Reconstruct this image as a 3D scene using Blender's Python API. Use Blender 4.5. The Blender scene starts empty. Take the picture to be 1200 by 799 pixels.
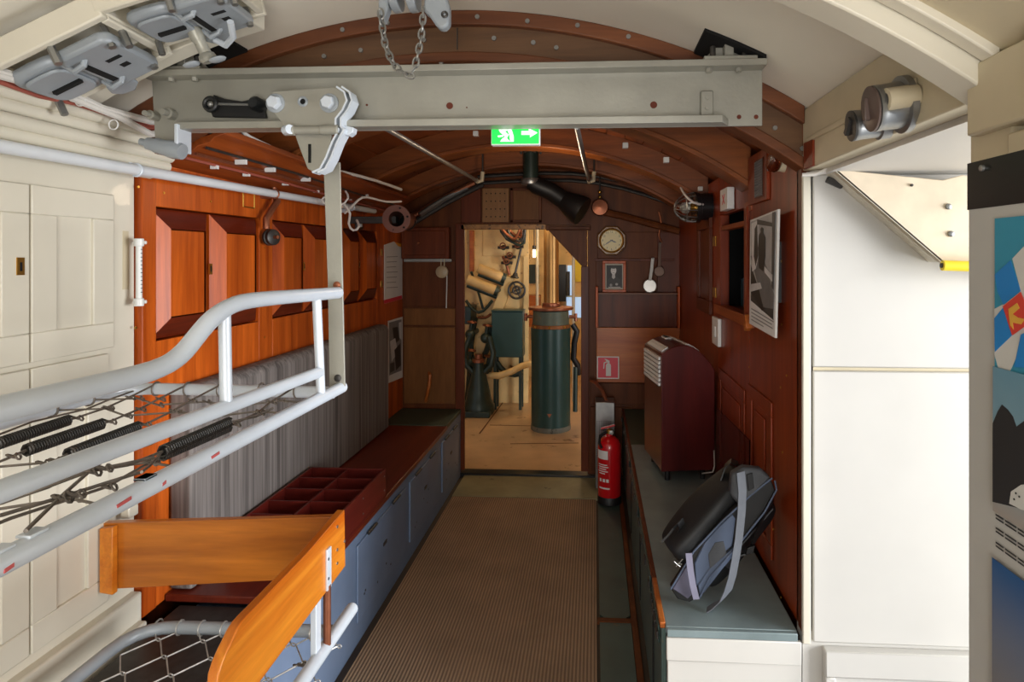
import bpy, bmesh, math, random
from mathutils import Vector, Matrix

random.seed(7)
SC = bpy.context.scene
COL = SC.collection

# ------------------------------------------------------------------ camera
FPX = 720.0                      # focal length in pixels of the 1200 x 799 frame
YAW = math.atan(42 / FPX)
EYE = Vector((0, 0, 1.6))
CX, HY = 655.0, 301.0            # principal column and horizon row
cam = bpy.data.cameras.new('camera')
cam_ob = bpy.data.objects.new('camera', cam)
COL.objects.link(cam_ob)
cam_ob.location = EYE
cam_ob.rotation_euler = (math.pi / 2, 0, YAW)
cam.sensor_width = 36
cam.lens = FPX / 1200 * 36
cam.shift_x = -(CX - 600) / 1200
cam.shift_y = -(399.5 - HY) / 1200
cam.clip_start = 0.02
SC.camera = cam_ob

# ------------------------------------------------------------------ world, lights, exposure
SC.view_settings.view_transform = 'Standard'
SC.view_settings.look = 'None'
SC.view_settings.gamma = 1
SC.view_settings.use_curve_mapping = False
SC.view_settings.exposure = 0.5
world = bpy.data.worlds.new('daylight')
SC.world = world
world.use_nodes = True
world.node_tree.nodes['Background'].inputs[0].default_value = (0.78, 0.87, 1.0, 1)
world.node_tree.nodes['Background'].inputs[1].default_value = 0.5


def area(name, loc, target, sx, sy, power, col):
    l = bpy.data.lights.new(name, 'AREA')
    l.shape = 'RECTANGLE'
    l.size, l.size_y = sx, sy
    l.energy = power
    l.color = col
    o = bpy.data.objects.new(name, l)
    o.location = loc
    o.rotation_euler = (Vector(target) - Vector(loc)).to_track_quat('-Z', 'Y').to_euler()
    COL.objects.link(o)
    return o


def point(name, loc, power, col, r=0.05):
    l = bpy.data.lights.new(name, 'POINT')
    l.energy = power
    l.color = col
    l.shadow_soft_size = r
    o = bpy.data.objects.new(name, l)
    o.location = loc
    COL.objects.link(o)
    return o


area('daylight_hatch', (4.2, 0.35, 1.25), (0.0, 1.15, 1.15), 2.6, 2.2, 300, (0.97, 0.985, 1.0))
area('daylight_stern', (0.05, -1.3, 1.1), (-0.5, 2.2, 1.75), 1.0, 1.3, 34, (1.0, 0.96, 0.9))
point('engine_lamp', (-0.55, 5.6, 2.0), 9, (1.0, 0.78, 0.5), 0.08)
point('engine_lamp_far', (-0.15, 6.9, 2.3), 15, (1.0, 0.82, 0.55), 0.12)
point('cabin_fill', (-0.25, 3.3, 1.95), 3.5, (1.0, 0.76, 0.52), 0.06)  # added warm fill for the deep cabin; no lamp fitting stands there

# ------------------------------------------------------------------ helpers
_c, _s = math.cos(YAW), math.sin(YAW)


def ray(px, py):
    u, v = (px - CX) / FPX, (py - HY) / FPX
    return Vector((u * _c - _s, u * _s + _c, -v))


def PX(px, py, X):
    d = ray(px, py)
    return EYE + d * (X / d.x)


def PY(px, py, Y):
    d = ray(px, py)
    return EYE + d * (Y / d.y)


def PZ(px, py, Z):
    d = ray(px, py)
    return EYE + d * ((Z - EYE.z) / d.z)


def lin(c):
    r = []
    for v in c[:3]:
        v = v / 255
        r.append(v / 12.92 if v <= 0.04045 else ((v + 0.055) / 1.055) ** 2.4)
    return (*r, 1)


MATS = {}


def mat(name, rgb, rough=0.5, metal=0.0, var=0.12, scale=9.0, bump=0.0, wear=None, wear_amt=0.3, coat=0.0):
    if name in MATS:
        return MATS[name]
    m = bpy.data.materials.new(name)
    MATS[name] = m
    m.use_nodes = True
    nt = m.node_tree
    b = nt.nodes['Principled BSDF']
    b.inputs['Roughness'].default_value = rough
    b.inputs['Metallic'].default_value = metal
    b.inputs['Coat Weight'].default_value = coat
    base = lin(rgb)
    tc = nt.nodes.new('ShaderNodeTexCoord')
    n = nt.nodes.new('ShaderNodeTexNoise')
    n.inputs['Scale'].default_value = scale
    n.inputs['Detail'].default_value = 6
    nt.links.new(tc.outputs['Object'], n.inputs['Vector'])
    r = nt.nodes.new('ShaderNodeValToRGB')
    r.color_ramp.elements[0].position = 0.3
    r.color_ramp.elements[1].position = 0.7
    r.color_ramp.elements[0].color = (*[x * (1 - var) for x in base[:3]], 1)
    r.color_ramp.elements[1].color = (*[min(1, x * (1 + var)) for x in base[:3]], 1)
    nt.links.new(n.outputs['Fac'], r.inputs['Fac'])
    out = r.outputs['Color']
    if wear:
        n2 = nt.nodes.new('ShaderNodeTexNoise')
        n2.inputs['Scale'].default_value = scale * 2.3
        n2.inputs['Detail'].default_value = 8
        n2.inputs['Roughness'].default_value = 0.7
        nt.links.new(tc.outputs['Object'], n2.inputs['Vector'])
        r2 = nt.nodes.new('ShaderNodeValToRGB')
        p = 0.78 - wear_amt * 0.5
        r2.color_ramp.elements[0].position = p
        r2.color_ramp.elements[1].position = p + 0.06
        r2.color_ramp.elements[0].color = (0, 0, 0, 1)
        r2.color_ramp.elements[1].color = (1, 1, 1, 1)
        nt.links.new(n2.outputs['Fac'], r2.inputs['Fac'])
        mx = nt.nodes.new('ShaderNodeMixRGB')
        mx.inputs[2].default_value = lin(wear)
        nt.links.new(r2.outputs['Color'], mx.inputs[0])
        nt.links.new(out, mx.inputs[1])
        out = mx.outputs[0]
    nt.links.new(out, b.inputs['Base Color'])
    if bump:
        bp = nt.nodes.new('ShaderNodeBump')
        bp.inputs['Strength'].default_value = bump
        bp.inputs['Distance'].default_value = 0.01
        n3 = nt.nodes.new('ShaderNodeTexNoise')
        n3.inputs['Scale'].default_value = scale * 12
        nt.links.new(tc.outputs['Object'], n3.inputs['Vector'])
        nt.links.new(n3.outputs['Fac'], bp.inputs['Height'])
        nt.links.new(bp.outputs['Normal'], b.inputs['Normal'])
    return m


def wood(name, dark, light, axis='Z', scale=14.0, rough=0.35, stretch=14.0, coat=0.15, spec=0.35):
    if name in MATS:
        return MATS[name]
    m = bpy.data.materials.new(name)
    MATS[name] = m
    m.use_nodes = True
    nt = m.node_tree
    b = nt.nodes['Principled BSDF']
    b.inputs['Roughness'].default_value = rough
    b.inputs['Coat Weight'].default_value = coat
    b.inputs['Coat Roughness'].default_value = 0.3
    b.inputs['Specular IOR Level'].default_value = spec
    tc = nt.nodes.new('ShaderNodeTexCoord')
    mp = nt.nodes.new('ShaderNodeMapping')
    sc = [1.0, 1.0, 1.0]
    sc['XYZ'.index(axis)] = 1.0 / stretch
    mp.inputs['Scale'].default_value = sc
    nt.links.new(tc.outputs['Object'], mp.inputs['Vector'])
    n = nt.nodes.new('ShaderNodeTexNoise')
    n.inputs['Scale'].default_value = scale
    n.inputs['Detail'].default_value = 8
    n.inputs['Roughness'].default_value = 0.62
    n.inputs['Distortion'].default_value = 0.4
    nt.links.new(mp.outputs['Vector'], n.inputs['Vector'])
    r = nt.nodes.new('ShaderNodeValToRGB')
    r.color_ramp.elements[0].position = 0.3
    r.color_ramp.elements[1].position = 0.72
    r.color_ramp.elements[0].color = lin(dark)
    r.color_ramp.elements[1].color = lin(light)
    nt.links.new(n.outputs['Fac'], r.inputs['Fac'])
    n2 = nt.nodes.new('ShaderNodeTexNoise')
    n2.inputs['Scale'].default_value = scale * 9
    n2.inputs['Detail'].default_value = 3
    nt.links.new(mp.outputs['Vector'], n2.inputs['Vector'])
    mx = nt.nodes.new('ShaderNodeMixRGB')
    mx.blend_type = 'MULTIPLY'
    mx.inputs[0].default_value = 0.35
    nt.links.new(r.outputs['Color'], mx.inputs[1])
    nt.links.new(n2.outputs['Fac'], mx.inputs[2])
    nt.links.new(mx.outputs[0], b.inputs['Base Color'])
    return m


def wave_mat(name, c1, c2, axis='X', scale=30.0, rough=0.9, bump=0.4, dirt=0.25):
    m = bpy.data.materials.new(name)
    MATS[name] = m
    m.use_nodes = True
    nt = m.node_tree
    b = nt.nodes['Principled BSDF']
    b.inputs['Roughness'].default_value = rough
    tc = nt.nodes.new('ShaderNodeTexCoord')
    w = nt.nodes.new('ShaderNodeTexWave')
    w.bands_direction = axis
    w.inputs['Scale'].default_value = scale
    w.inputs['Distortion'].default_value = 0.15
    nt.links.new(tc.outputs['Object'], w.inputs['Vector'])
    mx = nt.nodes.new('ShaderNodeMixRGB')
    mx.inputs[1].default_value = lin(c1)
    mx.inputs[2].default_value = lin(c2)
    nt.links.new(w.outputs['Fac'], mx.inputs[0])
    n = nt.nodes.new('ShaderNodeTexNoise')
    n.inputs['Scale'].default_value = 3.5
    n.inputs['Detail'].default_value = 7
    nt.links.new(tc.outputs['Object'], n.inputs['Vector'])
    r = nt.nodes.new('ShaderNodeValToRGB')
    r.color_ramp.elements[0].position = 0.3
    r.color_ramp.elements[1].position = 0.65
    r.color_ramp.elements[0].color = (1 - dirt, 1 - dirt, 1 - dirt, 1)
    nt.links.new(n.outputs['Fac'], r.inputs['Fac'])
    m2 = nt.nodes.new('ShaderNodeMixRGB')
    m2.blend_type = 'MULTIPLY'
    m2.inputs[0].default_value = 1
    nt.links.new(mx.outputs[0], m2.inputs[1])
    nt.links.new(r.outputs['Color'], m2.inputs[2])
    nt.links.new(m2.outputs[0], b.inputs['Base Color'])
    bp = nt.nodes.new('ShaderNodeBump')
    bp.inputs['Strength'].default_value = bump
    bp.inputs['Distance'].default_value = 0.004
    nt.links.new(w.outputs['Fac'], bp.inputs['Height'])
    nt.links.new(bp.outputs['Normal'], b.inputs['Normal'])
    return m


def emit(name, rgb, strength):
    m = bpy.data.materials.new(name)
    MATS[name] = m
    m.use_nodes = True
    b = m.node_tree.nodes['Principled BSDF']
    b.inputs['Base Color'].default_value = lin(rgb)
    b.inputs['Emission Color'].default_value = lin(rgb)
    b.inputs['Emission Strength'].default_value = strength
    return m


def glass(name, rgb=(235, 240, 240), rough=0.05, ior=1.2):
    m = bpy.data.materials.new(name)
    MATS[name] = m
    m.use_nodes = True
    b = m.node_tree.nodes['Principled BSDF']
    b.inputs['Base Color'].default_value = lin(rgb)
    b.inputs['Roughness'].default_value = rough
    b.inputs['Transmission Weight'].default_value = 1
    b.inputs['IOR'].default_value = ior
    return m


SMALL = ('screw', 'nail', 'red_paint_mark', 'screw_hole', 'printed_text', 'printed_lines', 'caption_lines', 'scale_marks', 'hole',
         'cable_clip', 'printed_dots', 'zip_pulls', 'slot', 'pictogram')        # joined: too small to pick apart
WL = {}                           # object -> world location of its origin


class MB:
    """Collects boxes, bars, tubes ... and links them as ONE mesh object."""

    def __init__(self):
        self.v, self.f, self.fm, self.mats, self.cur = [], [], [], [], 0

    def use(self, m):
        if m not in self.mats:
            self.mats.append(m)
        self.cur = self.mats.index(m)
        return self

    def add(self, vs, fs):
        k = len(self.v)
        self.v += [Vector(p) for p in vs]
        for f in fs:
            self.f.append([k + i for i in f])
            self.fm.append(self.cur)
        return self

    def box(self, x0, x1, y0, y1, z0, z1):
        vs = [(x, y, z) for x in (x0, x1) for y in (y0, y1) for z in (z0, z1)]
        return self.add(vs, [(0, 1, 3, 2), (4, 6, 7, 5), (0, 4, 5, 1), (2, 3, 7, 6), (0, 2, 6, 4), (1, 5, 7, 3)])

    def obox(self, c, a, b, d):
        """box about c with half-extent vectors a, b, d"""
        c, a, b, d = map(Vector, (c, a, b, d))
        vs = [c + a * i + b * j + d * k for i in (-1, 1) for j in (-1, 1) for k in (-1, 1)]
        return self.add(vs, [(0, 1, 3, 2), (4, 6, 7, 5), (0, 4, 5, 1), (2, 3, 7, 6), (0, 2, 6, 4), (1, 5, 7, 3)])

    def poly(self, pts):
        return self.add(pts, [list(range(len(pts)))])

    def prism(self, pts, vec):
        n = len(pts)
        vec = Vector(vec)
        vs = [Vector(p) for p in pts] + [Vector(p) + vec for p in pts]
        fs = [list(range(n)), list(range(2 * n - 1, n - 1, -1))]
        fs += [(i, (i + 1) % n, n + (i + 1) % n, n + i) for i in range(n)]
        return self.add(vs, fs)

    def tube(self, pts, r, seg=8, closed=False, r2=None):
        pts = [Vector(p) for p in pts]
        n = len(pts)
        rings = []
        up = None
        for i, p in enumerate(pts):
            if closed:
                t = pts[(i + 1) % n] - pts[i - 1]
            else:
                t = pts[min(i + 1, n - 1)] - pts[max(i - 1, 0)]
            t.normalize()
            if up is None:
                up = Vector((0, 0, 1)) if abs(t.z) < 0.9 else Vector((1, 0, 0))
            a = t.cross(up)
            if a.length < 1e-5:
                a = t.cross(Vector((0, 1, 0)))
            a.normalize()
            b = a.cross(t).normalized()
            up = b
            rr = r if r2 is None else r + (r2 - r) * i / max(1, n - 1)
            rings.append([p + a * (rr * math.cos(2 * math.pi * k / seg)) + b * (rr * math.sin(2 * math.pi * k / seg)) for k in range(seg)])
        vs = [q for rg in rings for q in rg]
        fs = []
        m = n if closed else n - 1
        for i in range(m):
            for k in range(seg):
                i2 = (i + 1) % n
                fs.append((i * seg + k, i * seg + (k + 1) % seg, i2 * seg + (k + 1) % seg, i2 * seg + k))
        if not closed:
            fs.append(list(range(seg))[::-1])
            fs.append([(n - 1) * seg + k for k in range(seg)])
        return self.add(vs, fs)

    def cyl(self, p0, p1, r, seg=14, r2=None):
        return self.tube([p0, p1], r, seg, r2=r2)

    def lathe(self, prof, o, axis, seg=20, caps=True):
        """prof: (radius, height) list along axis from o"""
        o, ax = Vector(o), Vector(axis).normalized()
        a = ax.orthogonal().normalized()
        b = ax.cross(a)
        vs = []
        for r, h in prof:
            for k in range(seg):
                t = 2 * math.pi * k / seg
                vs.append(o + ax * h + (a * math.cos(t) + b * math.sin(t)) * max(r, 1e-5))
        fs = []
        for i in range(len(prof) - 1):
            for k in range(seg):
                fs.append((i * seg + k, i * seg + (k + 1) % seg, (i + 1) * seg + (k + 1) % seg, (i + 1) * seg + k))
        if caps and prof[0][0] > 1e-4:
            fs.append(list(range(seg))[::-1])
        if caps and prof[-1][0] > 1e-4:
            fs.append([(len(prof) - 1) * seg + k for k in range(seg)])
        return self.add(vs, fs)

    def torus(self, c, R, r, axis, seg=20, s2=8):
        c, ax = Vector(c), Vector(axis).normalized()
        a = ax.orthogonal().normalized()
        b = ax.cross(a)
        return self.tube([c + (a * math.cos(2 * math.pi * k / seg) + b * math.sin(2 * math.pi * k / seg)) * R for k in range(seg)], r, s2, closed=True)

    def sph(self, c, r, seg=12, sc=(1, 1, 1)):
        n = seg // 2
        prof = [(r * math.sin(math.pi * i / n), -r * math.cos(math.pi * i / n)) for i in range(n + 1)]
        k = len(self.v)
        self.lathe(prof, (0, 0, 0), (0, 0, 1), seg)
        for i in range(k, len(self.v)):
            q = self.v[i]
            self.v[i] = Vector((q.x * sc[0] + c[0], q.y * sc[1] + c[1], q.z * sc[2] + c[2]))
        return self

    def ribbon(self, pts, w, t):
        """flat strap along pts, w = half-width vectors (one or a list), t thickness"""
        pts = [Vector(p) for p in pts]
        n = len(pts)
        ws = [Vector(x) for x in w] if isinstance(w, list) else [Vector(w)] * n
        vs = []
        for i, p in enumerate(pts):
            d = (pts[min(i + 1, n - 1)] - pts[max(i - 1, 0)]).normalized()
            nn = d.cross(ws[i]).normalized() * (t / 2)
            vs += [p - ws[i] - nn, p + ws[i] - nn, p + ws[i] + nn, p - ws[i] + nn]
        fs = [(0, 3, 2, 1), tuple(4 * (n - 1) + k for k in range(4))]
        for i in range(n - 1):
            for k in range(4):
                fs.append((4 * i + k, 4 * i + (k + 1) % 4, 4 * i + 4 + (k + 1) % 4, 4 * i + 4 + k))
        return self.add(vs, fs)

    def arc(self, cx, cz, r0, r1, x0, x1, y0, y1, n=40):
        """a bowed bar: between radii r0 < r1 about (cx, cz), from x0 to x1, y0 to y1"""
        vs = []
        for i in range(n + 1):
            x = x0 + (x1 - x0) * i / n
            for r, y in ((r0, y0), (r0, y1), (r1, y1), (r1, y0)):
                vs.append((x, y, cz + math.sqrt(max(0, r * r - (x - cx) ** 2))))
        fs = [(0, 3, 2, 1), tuple(4 * n + k for k in range(4))]
        for i in range(n):
            for k in range(4):
                fs.append((4 * i + k, 4 * i + (k + 1) % 4, 4 * i + 4 + (k + 1) % 4, 4 * i + 4 + k))
        return self.add(vs, fs)

    def xf(self, M):
        self.v = [M @ q for q in self.v]
        return self

    def build(self, name, m=None, parent=None, loc=None, bevel=0.0, sharp=40, recalc=True, seg=2):
        me = bpy.data.meshes.new(name)
        if parent is not None:
            o0 = WL[parent]
        elif loc is not None:
            o0 = Vector(loc)
        else:
            xs = [q.x for q in self.v]
            ys = [q.y for q in self.v]
            zs = [q.z for q in self.v]
            o0 = Vector(((min(xs) + max(xs)) / 2, (min(ys) + max(ys)) / 2, min(zs)))
        me.from_pydata([tuple(q - o0) for q in self.v], [], self.f)
        if self.mats:
            for mm in self.mats:
                me.materials.append(mm)
            for p, i in zip(me.polygons, self.fm):
                p.material_index = i
        elif m:
            me.materials.append(m)
        if recalc:
            bm = bmesh.new()
            bm.from_mesh(me)
            bmesh.ops.recalc_face_normals(bm, faces=bm.faces[:])
            bm.to_mesh(me)
            bm.free()
        if name in SMALL and len(self.f) > 22:
            self.small = True
        me.polygons.foreach_set('use_smooth', [True] * len(me.polygons))
        me.set_sharp_from_angle(angle=math.radians(sharp))
        o = bpy.data.objects.new(name, me)
        COL.objects.link(o)
        if parent is not None:
            o.parent = parent
            WL[o] = o0
        else:
            o.location = o0
            WL[o] = o0
        if getattr(self, 'small', False):
            o['kind'] = 'stuff'
        if bevel:
            bv = o.modifiers.new('bevel', 'BEVEL')
            bv.width = bevel
            bv.segments = seg
            bv.limit_method = 'ANGLE'
            bv.angle_limit = math.radians(40)
            bv.use_clamp_overlap = True
        return o


def thing(name, label, cat, loc, group=None):
    o = bpy.data.objects.new(name, None)
    o.empty_display_size = 0.05
    COL.objects.link(o)
    o.location = loc
    WL[o] = Vector(loc)
    o['label'] = label
    o['category'] = cat
    if group:
        o['group'] = group
    return o


def tag(o, label, cat, group=None):
    o['label'] = label
    o['category'] = cat
    if group:
        o['group'] = group
    return o


def struct(o):
    o['kind'] = 'structure'
    return o


def stuff(o):
    o['kind'] = 'stuff'
    return o


def lab(o, s):
    o['label'] = s
    return o


# ------------------------------------------------------------------ materials
M_cream = mat('cream_paint', (214, 208, 192), 0.42, var=0.04, scale=4, wear=(176, 164, 136), wear_amt=0.16, coat=0.1)
M_white = mat('white_paint', (203, 200, 194), 0.4, var=0.03, scale=4, wear=(190, 184, 170), wear_amt=0.05)
M_ceil = mat('cream_ceiling', (232, 226, 211), 0.6, var=0.05, scale=3, wear=(160, 145, 120), wear_amt=0.1)
M_tan = mat('old_cream_paint', (202, 190, 162), 0.5, var=0.08, scale=6, wear=(130, 100, 62), wear_amt=0.16)
M_mahog = wood('mahogany_upright', (152, 58, 12), (228, 110, 34), 'Z', 16, 0.36, 16, 0.06, 0.25)
M_mahog_r = wood('mahogany_red', (112, 40, 14), (168, 68, 26), 'Z', 16, 0.36, 16, 0.1, 0.3)
M_mahog_e = wood('mahogany_dark_bevel', (84, 24, 10), (124, 42, 18), 'Y', 16, 0.25, 16, 0.3)  # darker red, for the top and bottom bevels of the panels
M_mahog_d = wood('mahogany_dark', (80, 34, 14), (124, 58, 28), 'Z', 16, 0.4, 16, 0.04, 0.2)
M_mahog_x = wood('mahogany_cross', (92, 50, 28), (138, 82, 48), 'X', 14, 0.45, 14, 0.1)
M_mahog_y = wood('mahogany_long', (112, 48, 18), (184, 90, 36), 'Y', 14, 0.4, 14, 0.1)
M_arch = wood('arch_oak', (88, 60, 40), (126, 90, 60), 'X', 12, 0.5, 12, 0.1)
M_rib = wood('rib_wood', (98, 50, 20), (168, 94, 42), 'X', 12, 0.42, 10, 0.1)
M_plank = wood('ceiling_plank', (98, 48, 18), (156, 80, 34), 'Y', 12, 0.45, 10, 0.1)
M_bulk = wood('bulkhead_wood', (84, 44, 22), (120, 68, 36), 'Z', 12, 0.45, 12, 0.02, 0.15)
M_bulk_l = wood('bulkhead_panel', (108, 68, 36), (140, 92, 50), 'Z', 8, 0.45, 8, 0.02, 0.15)
M_red_w = wood('red_brown_wood', (92, 30, 18), (128, 48, 28), 'Y', 14, 0.35, 14, 0.2)
M_crate = wood('dark_red_wood', (92, 24, 18), (122, 38, 28), 'Y', 14, 0.45, 14, 0.1)
M_heater = wood('red_veneer', (74, 22, 22), (104, 34, 32), 'Z', 8, 0.3, 10, 0.25)
M_pine = wood('varnished_pine', (188, 82, 10), (250, 160, 50), 'Y', 12, 0.3, 14, 0.3)
M_pine_x = wood('varnished_pine_cross', (140, 66, 12), (222, 134, 46), 'X', 10, 0.3, 14, 0.3)
M_orange = wood('orange_brown_wood', (168, 82, 28), (214, 126, 58), 'X', 12, 0.4, 14, 0.1)
M_beam = mat('grey_beam_paint', (156, 154, 144), 0.42, 0.25, 0.1, 7, 0.05, wear=(112, 110, 98), wear_amt=0.2)
M_grey = mat('grey_paint', (150, 157, 164), 0.4, 0.1, 0.08, 9, 0.03)
M_lgrey = mat('light_grey_paint', (204, 212, 222), 0.35, 0.1, 0.05, 9, wear=(120, 122, 122), wear_amt=0.1)
M_steel = mat('steel', (150, 150, 148), 0.35, 0.8, 0.1, 20)
M_dsteel = mat('dark_steel', (74, 72, 70), 0.45, 0.7, 0.2, 30, 0.1)
M_wire = mat('old_wire', (120, 112, 104), 0.5, 0.6, 0.25, 40)
M_wire_l = mat('galvanised_wire', (178, 176, 172), 0.4, 0.5, 0.2, 40)
M_black = mat('black_rubber', (16, 16, 17), 0.5)
M_blackp = mat('black_paint', (24, 26, 28), 0.3)
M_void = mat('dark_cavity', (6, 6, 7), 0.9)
M_brass = mat('brass', (196, 150, 70), 0.3, 0.9, 0.15, 20)
M_copper = mat('copper', (150, 92, 66), 0.4, 0.7, 0.2, 20)
M_bluep = mat('blue_grey_paint', (112, 130, 158), 0.45, 0.0, 0.1, 5, 0.02, wear=(72, 80, 92), wear_amt=0.12)
M_lino_b = mat('blue_grey_lino', (120, 134, 136), 0.4, 0, 0.18, 6, 0.03, wear=(132, 112, 84), wear_amt=0.18)
M_lino_g = mat('green_lino', (58, 74, 62), 0.5, 0, 0.15, 7, 0.03, wear=(96, 88, 66), wear_amt=0.16)
M_lino_o = mat('worn_olive_lino', (132, 128, 98), 0.5, 0, 0.2, 6, 0.03, wear=(66, 60, 44), wear_amt=0.3)
M_dgreen = mat('dark_green_panel', (66, 84, 80), 0.45, 0, 0.2, 6, 0.02, wear=(104, 84, 58), wear_amt=0.26)
M_floor = mat('dark_floor', (58, 48, 40), 0.6, 0, 0.2, 6)
M_carpet = wave_mat('ribbed_carpet', (126, 102, 80), (176, 146, 116), 'X', 22.0, 0.95, 0.6, 0.25)
M_tanfloor = mat('engine_floor', (200, 168, 128), 0.35, 0, 0.22, 2.5, 0.02, wear=(134, 98, 64), wear_amt=0.36)
M_white_pl = mat('white_plastic', (225, 226, 224), 0.35, var=0.02)
M_paper = mat('white_paper', (222, 222, 220), 0.6, var=0.02)
M_red = mat('red_enamel', (196, 18, 26), 0.25, var=0.05, coat=0.4)
M_signred = mat('sign_red', (214, 40, 62), 0.4, var=0.02)
M_yellow = mat('yellow_paint', (240, 214, 50), 0.4, var=0.05)
M_ycream = mat('engine_cream', (222, 188, 128), 0.5, 0, 0.22, 4, 0.02, wear=(128, 84, 44), wear_amt=0.34)
M_egreen = mat('engine_green', (38, 70, 66), 0.35, 0.1, 0.12, 5, 0.02)
M_edark = mat('engine_dark_green', (44, 58, 52), 0.4, 0.2, 0.25, 9)
M_pinkcable = mat('red_cable', (160, 84, 70), 0.5)
M_rail = mat('white_rail_paint', (214, 218, 222), 0.35, var=0.04)
M_whcable = mat('white_cable', (214, 210, 204), 0.5, var=0.05)
M_bag = mat('black_nylon', (17, 18, 20), 0.6, 0, 0.2, 20, 0.1)
M_bagg = mat('grey_nylon', (62, 64, 68), 0.6, 0, 0.15, 20, 0.1)
M_lining = mat('blue_grey_lining', (74, 86, 108), 0.6, 0, 0.1, 10)
M_strap = mat('grey_webbing', (98, 102, 110), 0.7, 0, 0.08, 30, 0.1)
M_glass = glass('clear_glass')
M_pane = glass('perspex', (225, 215, 210), 0.08, 1.1)
M_lampgl = glass('lamp_glass', (240, 240, 235), 0.12, 1.25)
M_stripe = wood('striped_cloth', (80, 74, 72), (158, 150, 146), 'Z', 46, 0.85, 60, 0.0)


def ramp_mat(name, stops, axis, lo, hi, rough=0.5):
    """flat print whose colour runs along one axis (object space)"""
    m = bpy.data.materials.new(name)
    MATS[name] = m
    m.use_nodes = True
    nt = m.node_tree
    b = nt.nodes['Principled BSDF']
    b.inputs['Roughness'].default_value = rough
    tc = nt.nodes.new('ShaderNodeTexCoord')
    sp = nt.nodes.new('ShaderNodeSeparateXYZ')
    nt.links.new(tc.outputs['Object'], sp.inputs[0])
    mr = nt.nodes.new('ShaderNodeMapRange')
    mr.inputs[1].default_value = lo
    mr.inputs[2].default_value = hi
    nt.links.new(sp.outputs['XYZ'.index(axis)], mr.inputs[0])
    r = nt.nodes.new('ShaderNodeValToRGB')
    e = r.color_ramp.elements
    e[0].position, e[0].color = stops[0][0], lin(stops[0][1])
    e[1].position, e[1].color = stops[-1][0], lin(stops[-1][1])
    for p, c in stops[1:-1]:
        k = e.new(p)
        k.color = lin(c)
    nt.links.new(mr.outputs[0], r.inputs['Fac'])
    nt.links.new(r.outputs['Color'], b.inputs['Base Color'])
    return m


XL, XR, YT, YB = -1.45, 0.61, 1.845, 4.5        # left wall, right wall, change of lining, bulkhead
AX, AZ = -0.427, 0.414                           # axis of the bowed roof
RO, RI = 1.916, 1.785                            # roof and rib radii


def zarc(x, r=RO):
    return AZ + math.sqrt(r * r - (x - AX) ** 2)

# ================================================================== STRUCTURE
# ---- floor
fl = struct(MB().box(-1.6, 2.0, -1.5, YB + 0.02, -0.12, -0.012).build('floor', M_floor))
eng_fl = struct(MB().box(-2.3, 1.3, YB + 0.02, 8.2, -0.12, 0.0).build('floor_engine_room', M_tanfloor))
for y0, y1 in ((0.4, 1.27), (1.29, 2.70), (2.73, 4.05)):
    MB().prism([(0.022, y0 + 0.03, -0.012), (0.022, y1, -0.012), (0.158, y1, -0.012), (0.158, y0 + 0.03, -0.012), (0.13, y0, -0.012), (0.05, y0, -0.012)], (0, 0, 0.010)).build('lino_panel', M_dgreen, fl)
MB().box(-0.955, 0.16, 4.07, 4.46, -0.012, 0.0).build('threshold_panel', M_lino_o, fl)
MB().box(0.16, 0.185, 0.3, 4.46, -0.012, 0.006).build('floor_strip', M_bulk, fl)
MB().box(0.01, 0.16, 1.27, 1.29, -0.012, 0.002).build('floor_strip', M_bulk, fl)
MB().box(0.01, 0.16, 2.70, 2.73, -0.012, 0.002).build('floor_strip', M_bulk, fl)
MB().box(-1.0, 0.2, 4.46, 4.56, -0.012, 0.014).build('door_sill', M_blackp, fl, bevel=0.004)
cp = MB()
cp.box(-0.95, 0.008, -0.3, 2.07, -0.011, 0.0).box(-0.95, 0.008, 2.075, 4.06, -0.011, -0.001)
cpo = tag(cp.build('carpet_runner', M_carpet), 'brown ribbed carpet runner covering the gangway floor', 'carpet')

# ---- left wall: backing board, mahogany lining with mitred recessed panels
wl = struct(MB().box(-1.55, -1.492, -1.5, YB, -0.1, 2.06).build('wall_left', M_mahog_d))


def yl(px, X=-1.43):
    return PX(px, 300, X).y


panels = []
for a, b, ztop, zbot, brass in ((177, 246, 1.765, 1.325, None), (247, 303, 1.765, 1.325, 245),
                                (319, 356, 1.765, 1.325, None), (357, 398, 1.765, 1.325, 355),
                                (402, 420, 1.765, 1.325, None), (421, 441, 1.765, 1.325, 420)):
    panels.append((yl(a), yl(b), zbot, ztop))
X0, X1 = -1.49, -1.428
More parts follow.
